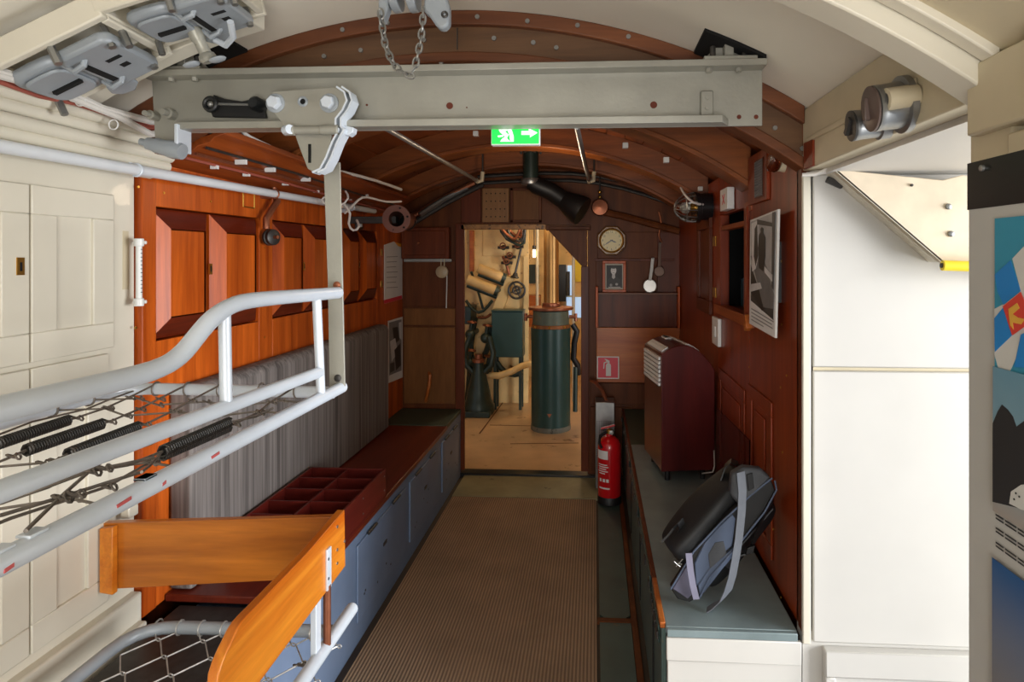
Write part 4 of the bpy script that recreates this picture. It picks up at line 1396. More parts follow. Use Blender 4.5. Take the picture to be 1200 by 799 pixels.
for px in (322, 160, 412):
    y = PX(px, 200, -1.37).y
    MB().torus((-1.37, y, 1.855 + (y - 1.35) * 0.0123), 0.018, 0.004, (0, 1, 0), 14, 6).box(-1.43, -1.384, y - 0.012, y + 0.012, 1.85, 1.89).build('clip', M_copper if px == 322 else M_lgrey, t)
cab = [((0, 88), (60, 104), (95, 119), (140, 137), (176, 157), (240, 152)), ((0, 84), (70, 103), (120, 127), (176, 142), (236, 147)), ((0, 92), (45, 108), (90, 119), (130, 131), (178, 147), (236, 150)), ((0, 96), (45, 112), (88, 121), (125, 133), (172, 150), (238, 157))]
for i, c in enumerate(cab):
    xs_ = -1.33
    pts = []
    for k, (x, y) in enumerate(c):
        X_ = (-1.33 if i < 2 else -1.355) if k < len(c) - 1 else -1.31
        pts.append(PX(x, y, X_))
    d = (pts[0] - pts[1]).normalized()
    pts = [V((pts[0].x, -0.8, pts[0].z))] + pts
    pts.append(pts[-1] + V((0.01, 0.5, 0.0)))
    lbs = ('white cable of the upper left bundle that dips lowest at the bracket', 'white cable running along the top of the upper left bundle', 'red-brown thin cable in the upper left bundle', 'thick red-brown cable sagging over the cream conduits')
    tag(MB().tube(pts, (0.010, 0.0105, 0.0055, 0.0065)[i], 8).build('cable', (M_whcable, M_whcable, M_pinkcable, M_pinkcable)[i]), lbs[i], 'cable', 'cables over the conduits')
m = MB()
for px, py in ((94, 118), (133, 146)):
    q = PX(px, py, -1.335)
    m.torus(q, 0.0135, 0.002, (0, 1, 0), 12, 5)
tag(m.build('cable_tie', M_paper), 'thin white ties round the cables at the upper left', 'tie')

# ---- orange stringer board with clipped cables further in
t = thing('stringer_board', 'long sloping orange-brown stringer board under the roof on the left', 'board', (-1.3, 3.0, 1.92))
ogee = [(-1.43, 1.905), (-1.38, 1.915), (-1.36, 1.93), (-1.31, 1.945), (-1.29, 1.962), (-1.25, 1.972), (-1.235, 1.99), (-1.20, 2.0), (-1.20, 2.02), (-1.25, 2.0), (-1.30, 1.985), (-1.43, 1.94)]
MB().prism([(x, 1.93, z) for x, z in ogee], (0, 2.0, -0.03)).build('board', M_mahog_y, t, bevel=0.002)
for k, (x, z) in enumerate(((-1.345, 1.93), (-1.31, 1.944), (-1.275, 1.963))):
    MB().tube([(x, 1.95, z - 0.004), (x + 0.01, 2.5, z - 0.008), (x, 3.2, z - 0.022), (x, 3.9, z - 0.034)], 0.005, 6).build('clipped_cable', (M_pinkcable, M_copper, M_dsteel)[k], t)
m = MB()
for yy in (2.1, 2.3, 2.6, 2.9, 3.3):
    m.box(-1.36, -1.335, yy, yy + 0.012, 1.912, 1.924).box(-1.3, -1.26, yy + 0.05, yy + 0.062, 1.935, 1.952)
m.build('cable_clip', M_paper, t)
# hose and cables over the board
def hose(name, pts, r, m_, label, cat, Ys):
    P3 = [PY(x, y, Y) for (x, y), Y in zip(pts, Ys)]
    s = []
    for i in range(len(P3) - 1):
        s += [P3[i], (P3[i] + P3[i + 1]) / 2]
    s.append(P3[-1])
    s = [s[0]] + [(s[i - 1] + 2 * s[i] + s[i + 1]) / 4 for i in range(1, len(s) - 1)] + [s[-1]]
    return tag(MB().tube(s, r, 8).build(name, m_), label, cat)


hose('hose', ((282, 146), (284, 156), (300, 165), (330, 178), (350, 190), (400, 201), (440, 211), (470, 222)), 0.008, M_whcable, 'pale hose lying along the top of the stringer board', 'hose', (2.1, 2.12, 2.2, 2.35, 2.5, 2.9, 3.2, 3.5))
hose('hose', ((280, 150), (279, 158), (292, 168), (318, 178), (344, 188), (372, 198)), 0.007, M_copper, 'copper pipe bending over the stringer board behind the bracket', 'pipe', (2.05, 2.06, 2.15, 2.3, 2.45, 2.6))
hose('cable', ((402, 238), (412, 250), (407, 262), (414, 272), (422, 266), (418, 258)), 0.006, M_whcable, 'white cable curling below the white rail beside the hanging bar', 'cable', (3.0, 3.0, 3.02, 3.05, 3.05, 3.1))
hose('cable', ((404, 250), (414, 240), (424, 230), (436, 232), (452, 237), (470, 236)), 0.006, M_whcable, 'white cable looping up to the round pipe flange', 'cable', (3.0, 3.05, 3.1, 3.2, 3.3, 3.4))
hose('cable', ((383, 230), (376, 233), (380, 240), (398, 243), (410, 232), (405, 224)), 0.005, M_whcable, 'white cable looped round the white rail left of the hanging bar', 'cable', (2.9, 2.9, 2.92, 2.94, 2.95, 2.98))
q = PX(421, 262, -1.415)
t = thing('switch_box', 'small grey switch on the left wall below the white rail', 'switch', (-1.42, q.y, q.z))
MB().box(-1.428, -1.41, q.y - 0.04, q.y + 0.05, q.z - 0.035, q.z + 0.04).build('case', M_dsteel, t, bevel=0.004)
MB().box(-1.41, -1.40, q.y - 0.01, q.y + 0.015, q.z - 0.02, q.z + 0.015).build('rocker', M_white_pl, t, bevel=0.002)

# ---- round flange pipe
c = PY(464.5, 256.5, 3.4)
t = thing('flanged_pipe', 'round brown pipe flange with bolt holes at the end of the white rail', 'pipe', c)
MB().lathe([(0.044, 0), (0.079, 0), (0.079, 0.018), (0.052, 0.02), (0.052, 0.35), (0.044, 0.35), (0.044, 0)], c, (-0.12, 1, 0.02), 28, caps=False).build('flange', mat('brown_flange', (112, 66, 52), 0.5, 0.1, wear=(70, 44, 36), wear_amt=0.2), t)
m = MB()
for k in range(6):
    an = k * math.pi / 3 + 0.2
    q = c + V((0.064 * math.cos(an), -0.0012, 0.064 * math.sin(an)))
    m.cyl(q, q + V((0, 0.003, 0)), 0.006, 8)
m.build('bolt_hole', M_void, t)
MB().cyl(c + V((-0.03, 0.3, 0)), c + V((-0.03, 0.31, 0)), 0.05, 16).build('bore', M_void, t)
MB().box(-1.428, c.x - 0.03, c.y + 0.08, c.y + 0.12, c.z - 0.02, c.z + 0.02).build('bracket', M_dsteel, t, bevel=0.002)

# ---- copper plug connector on the left wall
xs_ = -1.40
t = thing('plug_connector', 'copper elbow connector with a round cap hanging on the left mahogany wall', 'connector', PX(315, 290, xs_))
MB().tube([PX(318, 210, xs_), PX(321, 222, xs_), PX(325, 236, xs_ + 0.02), PX(318, 246, xs_ + 0.02), PX(312, 256, xs_ + 0.02), PX(312, 268, xs_ + 0.02)], 0.014, 10).build('elbow', M_copper, t)
q = PX(315, 278, xs_)
MB().lathe([(0.036, 0), (0.036, 0.012), (0.03, 0.014), (0.034, 0.016), (0.034, 0.03), (0.028, 0.034), (0, 0.034)], q, (1, -0.35, 0), 20).build('cap', M_dsteel, t)
MB().cyl(q + V((0.03, -0.012, 0)), q + V((0.05, -0.018, 0)), 0.008, 8).build('cap_stud', M_copper, t)
MB().obox(PX(322, 205, xs_), (0.012, 0, 0), (0, 0.05, 0), (0, 0, 0.01)).build('clamp', M_copper, t, bevel=0.002)
q = PX(366, 220, -1.42)
tag(MB().box(-1.428, -1.41, q.y - 0.05, q.y + 0.05, q.z - 0.045, q.z + 0.045).build('junction_box', mat('lilac_box', (176, 172, 186), 0.5), bevel=0.004), 'pale square junction box above the white rail on the left wall', 'box')

# ---- two grey hatch fittings under the cream roof at the upper left
def vault_hit(px, py, r=RO):
    d = ray(px, py)
    # |EYE + t d - axis| = r in the x-z plane
    ox, oz = EYE.x - AX, EYE.z - AZ
    a = d.x * d.x + d.z * d.z
    b = 2 * (ox * d.x + oz * d.z)
    c = ox * ox + oz * oz - r * r
    t_ = (-b + math.sqrt(b * b - 4 * a * c)) / (2 * a)
    return EYE + d * t_


def hatch_fitting(px, py, label, name, rot=0.0, knob=False, sc=1.0, drop=0.0):
    o = vault_hit(px, py, RO - drop)
    n = V((o.x - AX, 0, o.z - AZ)).normalized()
    ex = V((n.z, 0, -n.x))                      # along the bow, to the right and up
    ey = V((0, 1, 0))
    R = Matrix.Rotation(rot, 3, n)
    ex, ey = R @ ex, -(R @ ey)
    M = Matrix(((ex.x, ey.x, -n.x, o.x), (ex.y, ey.y, -n.y, o.y), (ex.z, ey.z, -n.z, o.z), (0, 0, 0, 1))) @ Matrix.Scale(sc, 4)
    t = thing(name, label, 'hatch', o)
    # cream frame round the recess
    m = MB()
    for b in ((-0.20, 0.20, 0.13, 0.155), (-0.20, 0.20, -0.155, -0.13), (-0.20, -0.175, -0.13, 0.13), (0.175, 0.20, -0.13, 0.13)):
        m.box(b[0], b[1], b[2], b[3], -0.03, 0.045)
    m.xf(M).build('recess_frame', M_cream, t, bevel=0.004)
    lid = MB()
    pr = []
    for k in range(20):
        an = 2 * math.pi * k / 20
        cx_, sy_ = math.cos(an), math.sin(an)
        pr.append((-0.075 + 0.085 * math.copysign(abs(cx_) ** 0.5, cx_), 0.105 * math.copysign(abs(sy_) ** 0.5, sy_), 0.03))
    lid.prism(pr, (0, 0, 0.035))
    lid.xf(M).build('lid', M_grey, t, bevel=0.012, seg=3)
    MB().prism([((x + 0.075) * 0.78 - 0.075, y * 0.78, 0.065) for x, y, z in pr], (0, 0, 0.012)).xf(M).build('lid_boss', M_grey, t, bevel=0.005)
    pl = [(0.02, -0.12), (0.15, -0.12), (0.17, -0.10), (0.17, 0.10), (0.15, 0.12), (0.02, 0.12), (0.0, 0.09), (0.015, 0.05), (0.015, -0.05), (0.0, -0.09)]
    MB().prism([(x, y, 0.05) for x, y in pl], (0, 0, 0.035)).xf(M).build('hinge_plate', M_grey, t, bevel=0.008)
    m = MB()
    for (x0, x1, y0, y1) in ((0.03, 0.05, -0.07, 0.07), (0.09, 0.135, 0.02, 0.035), (0.10, 0.125, -0.03, -0.01), (-0.11, -0.02, -0.01, 0.004)):
        m.box(x0, x1, y0, y1, 0.076, 0.0865)
    m.xf(M).build('slot', M_void, t)
    tab = [(-0.02, -0.11), (0.06, -0.11), (0.055, -0.16), (0.02, -0.19), (-0.02, -0.18), (-0.035, -0.15)]
    MB().prism([(x, y, 0.062) for x, y in tab], (0, 0, 0.012)).xf(M).build('pull_tab', M_grey, t, bevel=0.004)
    for x, y in ((0.155, -0.09), (0.155, 0.09), (0.185, 0.06), (-0.17, -0.1), (0.02, 0.13)):
        MB().cyl((x, y, 0.03), (x, y, 0.096), 0.011, 6).xf(M).build('bolt', M_steel, t)
    for y in (-0.075, 0.075):
        MB().tube([(0.0, y, 0.07), (0.02, y, 0.10), (0.05, y, 0.095), (0.06, y, 0.08)], 0.009, 8).xf(M).build('toggle_clamp', M_grey, t)
    if knob:
        m = MB().lathe([(0.024, 0.04), (0.024, 0.10), (0.020, 0.105), (0.020, 0.15), (0.026, 0.155), (0.030, 0.17), (0.022, 0.18), (0, 0.18)], (-0.03, -0.05, 0), (0.1, -0.2, 1), 14)
        m.xf(M).build('spindle', M_beam, t)
        for q in ((-0.075, -0.085, 0.165), (0.02, -0.075, 0.18)):
            MB().sph(q, 0.03, 12, (1, 0.7, 0.28)).xf(M).build('wing', M_grey, t)
        MB().tube([(0.02, -0.1, 0.1), (0.05, -0.1, 0.13), (0.1, -0.06, 0.13), (0.13, 0.0, 0.11)], 0.011, 8).xf(M).build('lever', M_lgrey, t)
    return t


hatch_fitting(88, 62, 'grey steel latched hatch fitting above the cable bundle at far left', 'roof_hatch_fitting', 0.05, False, 0.80, 0.05)
hatch_fitting(215, 2, 'grey steel hatch fitting with a wing-nut spindle at the top edge', 'roof_hatch_fitting', 0.05, True, 0.72, 0.04)
# cream rib and battens of the roof at the upper left
MB().arc(AX, AZ, RO - 0.05, RO + 0.015, -1.46, -0.90, 1.57, 1.63, 12).build('cream_rib', M_cream, ce, bevel=0.003)

# ---- round socket fittings on the cream header
def sock(px, py, rx=0.0):
    return PX(px, py, XR - 0.001)


t = thing('socket_fitting', 'brown and grey round socket fitting on the cream header over the hatch', 'socket', sock(1045, 125))
ax = V((-1, 0.05, -0.12))
q = sock(1062, 122)
MB().lathe([(0.056, 0), (0.056, 0.012), (0.046, 0.014), (0.044, 0.05), (0.045, 0.052), (0.045, 0.062), (0.040, 0.064), (0, 0.064)], q, ax, 28).build('housing', M_steel, t)
f_ = q + ax.normalized() * 0.0645
MB().lathe([(0.0445, 0), (0.0445, 0.004), (0.03, 0.008), (0, 0.008)], f_, ax, 24).build('cap', mat('brown_cap', (92, 76, 70), 0.4), t)
MB().obox(f_ + ax.normalized() * 0.01, (0.006, 0, 0), (0, 0.006, 0.0), (0, 0, 0.022)).build('cap_grip', mat('brown_cap', (92, 76, 70), 0.4), t, bevel=0.002)
q = sock(1040, 142)
MB().lathe([(0.036, 0), (0.036, 0.02), (0.031, 0.022), (0.031, 0.06), (0.032, 0.062), (0.032, 0.07), (0.0, 0.07)], q, ax, 24).build('small_socket', M_steel, t)
f2 = q + ax.normalized() * 0.0705
MB().lathe([(0.032, 0), (0.032, 0.004), (0.02, 0.006), (0, 0.006)], f2, ax, 20).build('small_cap', M_dsteel, t)
MB().obox(f2 + ax.normalized() * 0.008, (0.004, 0, 0), (0, 0.004, 0.004), (0, -0.012, 0.014)).build('small_cap_grip', M_dsteel, t)
q = sock(1074, 112)
o = MB().lathe([(0.022, 0), (0.022, 0.055), (0.013, 0.056), (0.013, 0.03)], q, ax, 18).build('pipe_stub', M_tan, t)
MB().cyl(q + ax.normalized() * 0.03, q + ax.normalized() * 0.032, 0.013, 14).build('pipe_bore', M_void, o)

# ---- triangular cream gusset and yellow bar in the hatch
YG = 1.765
g = [(976, 198), (1105, 211), (1128, 205), (1200, 215), (1200, 330), (1103, 307)]
gp = [PY(x, y, YG) for x, y in g]
t = thing('gusset_plate', 'cream triangular gusset plate under the roof of the bright side hatch', 'plate', gp[5])
MB().prism(gp, (0, 0.022, 0)).build('plate', mat('gusset_cream', (222, 206, 180), 0.5, wear=(176, 140, 110), wear_amt=0.14), t, bevel=0.002)
MB().prism([gp[0], gp[5], gp[5] + V((0, 0.075, 0)), gp[0] + V((0, 0.075, 0))], (0.004, 0, 0.006)).build('flange', M_cream, t, bevel=0.001)
for px, py, r in ((1068, 217, 0.004), (1111, 242, 0.0085), (1114, 274, 0.0085)):
    q = PY(px, py, YG)
    MB().lathe([(r, 0), (r, 0.004), (r * 0.7, 0.006), (0, 0.006)], q, (0, -1, 0), 12).build('bolt', M_dsteel if r < 0.005 else M_steel, t)
q = PY(1104, 311, YG - 0.03)
t = thing('yellow_bar', 'yellow round bar end below the cream gusset beside the exhibition panel', 'bar', q)
MB().cyl(q, (1.9, q.y - 0.05, q.z - 0.03), 0.0145, 18).build('bar', M_yellow, t, bevel=0.001)
MB().lathe([(0.007, 0), (0.007, 0.003), (0.003, 0.004), (0, 0.004)], q, (-1, 0, 0), 10).build('end_bolt', M_dsteel, t)
# cable bundle squeezed at the hatch corner
for k in range(4):
    pts = [PY(940 + 5 * k, 205 - k, YT - 0.03), PY(955 + 5 * k, 204 - k, YT - 0.04), PY(966 + 5 * k, 200, YT - 0.045), PY(972 + 5 * k, 190, YT - 0.05)]
    tag(MB().tube(pts, 0.006, 8).build('cable', M_whcable), ('leftmost', 'second from the left', 'third from the left', 'rightmost')[k] + ' of four cream cables bent at the hatch corner', 'cable', 'cream cables at the hatch corner')
q = PY(978, 214, YT - 0.02)
tag(MB().obox(q, (0.022, 0, -0.010), (0, 0.008, 0), (0.003, 0, 0.008)).build('cable_clamp', M_dsteel, bevel=0.002), 'small dark clamp on the white wall below the hatch corner', 'clamp')

# ================================================================== RIGHT WALL
# ---- photograph board
def fW(X):
    return lambda x, y: PX(x, y, X)


cs = [(879, 258), (911.5, 245), (908, 396), (878, 379)]
XPh = 0.575
q = [PX(x, y, XPh) for x, y in cs]
t = thing('photo_board', 'tall black and white photograph board with a caption on the right wall', 'picture', (0.59, q[1].y, q[2].z))
MB().prism(q, (0.008, 0, 0)).build('board', M_paper, t, bevel=0.001)
MB().box(0.583, XR, q[1].y + 0.08, q[0].y - 0.08, 1.45, 1.65).build('spacer', M_black, t)
G = lambda v: mat('print_grey_%d' % v, (v, v, v), 0.5, var=0.10, scale=30)
layers = [
    ([(880, 260), (909.5, 248), (906.5, 375), (880, 352)], G(170)),
    ([(880, 330), (907, 352), (906.5, 375), (880, 352)], G(58)),
    ([(880, 342), (880, 310), (897, 362), (893, 364)], G(30)),
    ([(880, 300), (893, 295), (907.4, 345), (906.8, 362), (895, 360)], G(110)),
    ([(881, 262), (889, 258), (889, 300), (886, 315), (882, 318)], G(216)),
    ([(885, 268), (888, 262), (889, 300), (886, 312), (884, 300)], G(34)),
    ([(889, 290), (890, 276), (892, 272), (891.8, 268), (893.5, 266), (895.5, 268), (895.2, 273), (897.5, 278), (897.5, 300), (895, 318), (890, 314)], G(28)),
    ([(888, 257), (909, 262), (909, 266), (888, 263)], G(44)),
    ([(906, 249), (909.3, 248), (907.4, 340), (905, 336)], G(70)),
    ([(897, 312), (906, 322), (906, 330), (897, 319)], G(214)),
    ([(880, 333), (892, 331), (894, 338), (880, 342)], G(196)),
]
flat_print('photograph', t, fW(XPh - 0.0008), layers, 0.0003, (-1, 0, 0))
m = MB()
for k, (a, b) in enumerate(((0.0, 1.0), (0, .92), (0, .96), (0, .55))):
    y0 = 361 + k * 4.2
    p = lambda f_: (880.5 + 26 * f_, y0 + 15.5 * f_)
    s, e = p(a), p(b)
    m.prism([PX(s[0], s[1], XPh - 0.0008), PX(e[0], e[1], XPh - 0.0008), PX(e[0], e[1] + 1.2, XPh - 0.0008), PX(s[0], s[1] + 1.1, XPh - 0.0008)], (-0.0003, 0, 0))
m.build('caption_lines', G(120), t)

# ---- pale sheet seen inside the hatch, wall switch, tag
q = [PX(x, y, 0.72) for x, y in ((868, 327), (880, 322), (880, 372), (862, 365))]
tag(MB().prism(q, (0.004, 0, 0)).build('blue_sheet', mat('blue_grey_sheet', (112, 140, 158), 0.5)), 'blue-grey sheet standing inside the dark serving hatch', 'sheet')
q = PX(842, 388, XR)
t = thing('wall_switch', 'white wall switch plate below the dark serving hatch', 'switch', q)
MB().box(XR - 0.018, XR, q.y - 0.075, q.y + 0.075, q.z - 0.068, q.z + 0.068).build('plate', M_white_pl, t, bevel=0.004)
MB().box(XR - 0.023, XR - 0.018, q.y - 0.025, q.y + 0.025, q.z - 0.025, q.z + 0.025).build('rocker', M_white_pl, t, bevel=0.002)
q = PX(849, 234, XR - 0.03)
t = thing('warning_tag', 'small white card with a red cross above the serving hatch', 'tag', q)
yy = q.y
a, b = PX(843.5, 224, XR - 0.03), PX(855, 244, XR - 0.03)
w_ = 0.075
MB().box(XR - 0.034, XR - 0.003, yy - w_, yy + w_, b.z, a.z).build('card', M_paper, t, bevel=0.002)
zc_, h_ = (a.z + b.z) / 2, 0.022
for s in (1, -1):
    MB().prism([(XR - 0.0345, yy - 0.03, zc_ - s * h_), (XR - 0.0345, yy - 0.02, zc_ - s * h_), (XR - 0.0345, yy + 0.03, zc_ + s * h_), (XR - 0.0345, yy + 0.02, zc_ + s * h_)], (-0.0008, 0, 0)).build('red_stroke', M_signred, t)


# ---- caged bulkhead lamp and a small lamp by the bow
def cage_lamp(c, ax, R, label, base=M_blackp):
    c, ax = V(c), V(ax).normalized()
    t = thing('bulkhead_lamp', label, 'lamp', c)
    MB().lathe([(R * 0.8, -R * 1.5), (R * 0.95, -R * 1.4), (R * 0.95, -R * 0.35), (R * 1.08, -R * 0.3), (R * 1.08, 0), (R * 0.9, 0)], c, ax, 24).build('base', base, t)
    MB().lathe([(R * 0.88, 0), (R * 0.95, R * 0.3), (R * 0.9, R * 0.7), (R * 0.66, R * 1.1), (R * 0.3, R * 1.28), (0, R * 1.32)], c, ax, 24).build('glass_globe', M_lampgl, t)
    o = MB().sph(c + ax * R * 0.55, R * 0.34, 12).build('bulb', M_white, t)
    MB().cyl(c, c + ax * R * 0.3, R * 0.25, 10).build('bulb_cap', M_brass, o)
    u = ax.orthogonal().normalized()
    w = ax.cross(u)
    for k in range(6):
        an = k * math.pi / 6
        d = u * math.cos(an) + w * math.sin(an)
        pts = []
        for j in range(13):
            b = math.pi * (j / 12 - 0.5)
            pts.append(c + d * (R * 1.04 * math.sin(b)) + ax * (R * 1.38 * math.cos(b)))
        MB().tube(pts, R * 0.035, 5).build('cage_wire', M_steel, t)
    MB().torus(c + ax * R * 0.7, R * 0.92, R * 0.035, ax, 24, 5).build('cage_wire', M_steel, t)
    return t


cl = PY(813, 243, 3.25)
cage_lamp(cl, (-1, -0.12, -0.06), 0.075, 'round caged glass bulkhead lamp on a black base on the right')
cl2 = PY(918, 191, 2.02)
t = thing('ribbed_lamp', 'small white ribbed lamp tucked behind the bow at right', 'lamp', cl2)
MB().lathe([(0.018, -0.09), (0.020, -0.03), (0.028, -0.025), (0.030, 0.01), (0.024, 0.012)], cl2, (-1, 0, 0.25), 18).build('holder', M_tan, t)
MB().lathe([(0.030, 0.012), (0.036, 0.02), (0.036, 0.04), (0.028, 0.048), (0, 0.05)], cl2, (-1, 0, 0.25), 18).build('lamp_glass', M_lampgl, t)
MB().cyl(cl2 + V((0.085, 0, -0.021)), (XR, cl2.y, cl2.z - 0.028), 0.012, 8).build('stem', M_dsteel, t)
hose('cable', ((798, 220), (802, 228), (812, 238), (824, 240), (831, 238)), 0.006, M_whcable, 'white cable drooping across the caged lamp', 'cable', (3.3, 3.2, 3.15, 3.18, 3.25))
hose('cable', ((833, 242), (832, 255), (834, 266), (837, 274)), 0.009, M_paper, 'cream cable hanging down the wall beside the caged lamp', 'cable', (3.35, 3.3, 3.3, 3.3))

# ================================================================== BULKHEAD FITTINGS
# ---- clock
c = PY(716.5, 282, YB - 0.012)
t = thing('wall_clock', 'octagonal wooden wall clock on the far bulkhead', 'clock', c)
M_clockw = wood('clock_wood', (120, 84, 46), (164, 122, 70), 'X', 20, 0.3, 6, 0.4)
m = MB()


def octa(R, y):
    return [V((c.x + R * math.cos(math.pi / 8 + k * math.pi / 4), y, c.z + R * math.sin(math.pi / 8 + k * math.pi / 4))) for k in range(8)]


R = 0.112
MB().prism(octa(R, c.y), (0, -0.035, 0)).build('case', M_clockw, t, bevel=0.008)
MB().torus((c.x, c.y - 0.036, c.z), 0.083, 0.008, (0, 1, 0), 32, 8).build('bezel', M_brass, t)
fc = MB().cyl((c.x, c.y - 0.0355, c.z), (c.x, c.y - 0.038, c.z), 0.08, 36).build('dial', mat('clock_dial', (222, 210, 160), 0.4, var=0.04), t)


def hand(ang, L, w):
    d = V((math.sin(ang), 0, math.cos(ang)))
    s = V((math.cos(ang), 0, -math.sin(ang))) * w
    p = V((c.x, c.y - 0.0395, c.z))
    return MB().prism([p - d * 0.01 - s * .6, p + d * (L * 0.6) - s, p + d * L, p + d * (L * 0.6) + s, p - d * 0.01 + s * .6], (0, -0.001, 0)).build('hand', M_blackp, t)


hand(math.radians(238), 0.062, 0.004)
hand(math.radians(112), 0.04, 0.005)


def text(body, name, size, pos, parent, m, rx=math.pi / 2, ry=0, rz=0, ext=0.0004, align='CENTER'):
    cu = bpy.data.curves.new(name, 'FONT')
    cu.body = body
    cu.size = size
    cu.align_x = align
    cu.align_y = 'CENTER'
    cu.extrude = ext
    cu.materials.append(m)
    tmp = bpy.data.objects.new(name, cu)
    COL.objects.link(tmp)
    me = bpy.data.meshes.new_from_object(tmp.evaluated_get(bpy.context.evaluated_depsgraph_get()))
    bpy.data.objects.remove(tmp)
    o = bpy.data.objects.new(name, me)
    COL.objects.link(o)
    o.parent = parent
    o.location = V(pos) - WL[parent]
    o.rotation_euler = (rx, ry, rz)
    WL[o] = V(pos)
    return o


for k in range(1, 13):
    an = math.radians(30 * k)
    text(str(k), 'numeral', 0.022, (c.x + 0.064 * math.sin(an), c.y - 0.0392, c.z + 0.064 * math.cos(an)), t, M_blackp)
MB().cyl((c.x, c.y - 0.038, c.z), (c.x, c.y - 0.043, c.z), 0.005, 10).build('hand_boss', M_blackp, t)

# ---- plate rack with portrait and ladles
t = thing('wall_shelf', 'red-brown wall shelf with side posts under the clock', 'shelf', PY(746, 382, YB - 0.1))
a, b = PY(698, 343, YB), PY(795, 383, YB)
MB().box(a.x, b.x, YB - 0.10, YB - 0.012, a.z - 0.006, a.z + 0.006).build('shelf_board', M_mahog_x, t, bevel=0.002)
for x in (a.x, b.x - 0.018):
    MB().box(x, x + 0.018, YB - 0.105, YB - 0.012, b.z + 0.002, a.z + 0.05).build('side_post', M_mahog, t, bevel=0.004)
MB().box(a.x + 0.018, b.x - 0.018, YB - 0.03, YB - 0.012, b.z + 0.002, a.z - 0.006).build('back_board', M_mahog_d, t)
# portrait
a, b = PY(706, 305.5, YB - 0.05), PY(733.5, 341.5, YB - 0.05)
t = thing('portrait_frame', 'small wooden framed black and white portrait standing on the shelf', 'picture', ((a.x + b.x) / 2, YB - 0.05, b.z))
zb = PY(698, 343, YB).z + 0.0065
m = MB()
fw = 0.02
for (xa, xb, za, zb_) in ((a.x, b.x, a.z - fw, a.z), (a.x, b.x, zb, zb + fw), (a.x, a.x + fw, zb + fw, a.z - fw), (b.x - fw, b.x, zb + fw, a.z - fw)):
    m.box(xa, xb, YB - 0.06, YB - 0.04, za, zb_)
m.build('frame', M_mahog, t, bevel=0.003)
MB().box(a.x + fw, b.x - fw, YB - 0.05, YB - 0.041, zb + fw, a.z - fw).build('mount', mat('grey_mount', (176, 174, 164), 0.6), t)
f = lambda x, y: PY(x, y, YB - 0.0505)
el = lambda cx_, cy_, rx, ry, n=14: [(cx_ + rx * math.cos(2 * math.pi * k / n), cy_ + ry * math.sin(2 * math.pi * k / n)) for k in range(n)]
layers = [([(710.8, 310.8), (729, 310.8), (729, 337.2), (710.8, 337.2)], G(20)),
          ([(711.5, 337), (712.5, 327), (716, 324.5), (719, 323), (722, 324.5), (727, 327), (728.5, 337)], G(44)),
          ([(717, 325), (717.4, 321), (720.6, 321), (721, 325), (719, 327)], G(190)),
          (el(719, 317, 3.3, 4.6), G(212)), (el(719, 313.4, 3.2, 1.4), G(52)),
          (el(717.8, 316.4, 0.5, 0.3, 8), G(50)), (el(720.2, 316.4, 0.5, 0.3, 8), G(50)), (el(719, 319.6, 1.0, 0.3, 8), G(80)),
          (el(716, 334, 1.6, 1.8, 8), G(140)), (el(722.6, 333, 1.7, 1.5, 8), G(170)), ([(713, 336), (727, 336), (727, 337), (713, 337)], G(190))]
flat_print('photograph', t, f, layers, 0.0003, (0, -1, 0))
# ladles
def ladle(px0, py0, px1, py1, r, m_, label, hole=False):
    p0, p1 = PY(px0, py0, YB - 0.09), PY(px1, py1, YB - 0.11)
    t = thing('ladle', label, 'ladle', p1)
    MB().ribbon([p0, p0.lerp(p1, 0.5), p1 + V((0, 0.0, r * 0.8))], (0.011, 0, 0.001), 0.004).build('handle', m_, t, bevel=0.001)
    MB().lathe([(r, 0), (r * 0.96, -0.012), (r * 0.7, -0.03), (0, -0.036), ], p1, (0, -1, 0.05), 24).build('bowl', m_, t)
    MB().torus(p1, r, 0.003, (0, -1, 0.05), 24, 6).build('rim', m_, t)
    MB().cyl(p0 + V((0, 0.08, -0.008)), p0 + V((0, -0.012, -0.006)), 0.004, 8).build('hook', M_dsteel, t)


ladle(765, 302, 761.5, 335, 0.046, mat('tin', (186, 184, 180), 0.3, 0.7, 0.1, 20), 'bright tin ladle hanging above the right end of the shelf')
ladle(773.5, 284, 772.5, 318, 0.036, mat('dull_pan', (96, 76, 66), 0.4, 0.6), 'dull brown ladle hanging behind the bright tin ladle')
p0, p1 = PY(519, 303, YB - 0.02), PY(518.5, 318.5, YB - 0.03)
t = thing('round_gauge', 'small pale round gauge hanging from two straps left of the doorway', 'gauge', p1)
MB().lathe([(0.045, 0), (0.045, -0.02), (0.038, -0.024), (0, -0.024)], p1, (0, 1, 0), 22).build('dial', mat('pale_dial', (168, 150, 122), 0.4), t)
for s in (-0.012, 0.012):
    MB().cyl(p0 + V((s, 0, 0)), p1 + V((s, 0, 0.03)), 0.004, 6).build('strap', M_tan, t)
MB().cyl(p1 + V((0.035, -0.003, -0.01)), PY(523, 361, YB - 0.025), 0.004, 6).build('cord', M_paper, t)
# cupboard box left of the doorway
a, b = PY(474, 267, YB), PY(529, 303, YB)
t = thing('wall_box', 'brown wooden wall box above the pale gauge left of the doorway', 'cupboard', ((a.x + b.x) / 2, YB - 0.06, b.z))
MB().box(a.x, b.x, YB - 0.08, YB - 0.001, b.z, a.z).build('case', M_mahog_d, t, bevel=0.004)
MB().box(a.x + 0.025, b.x - 0.025, YB - 0.09, YB - 0.08, b.z + 0.025, a.z - 0.025).build('door', M_mahog_d, t, bevel=0.004)
MB().sph((a.x + 0.13, YB - 0.094, (a.z + b.z) / 2), 0.012, 10).build('knob', M_copper, t)
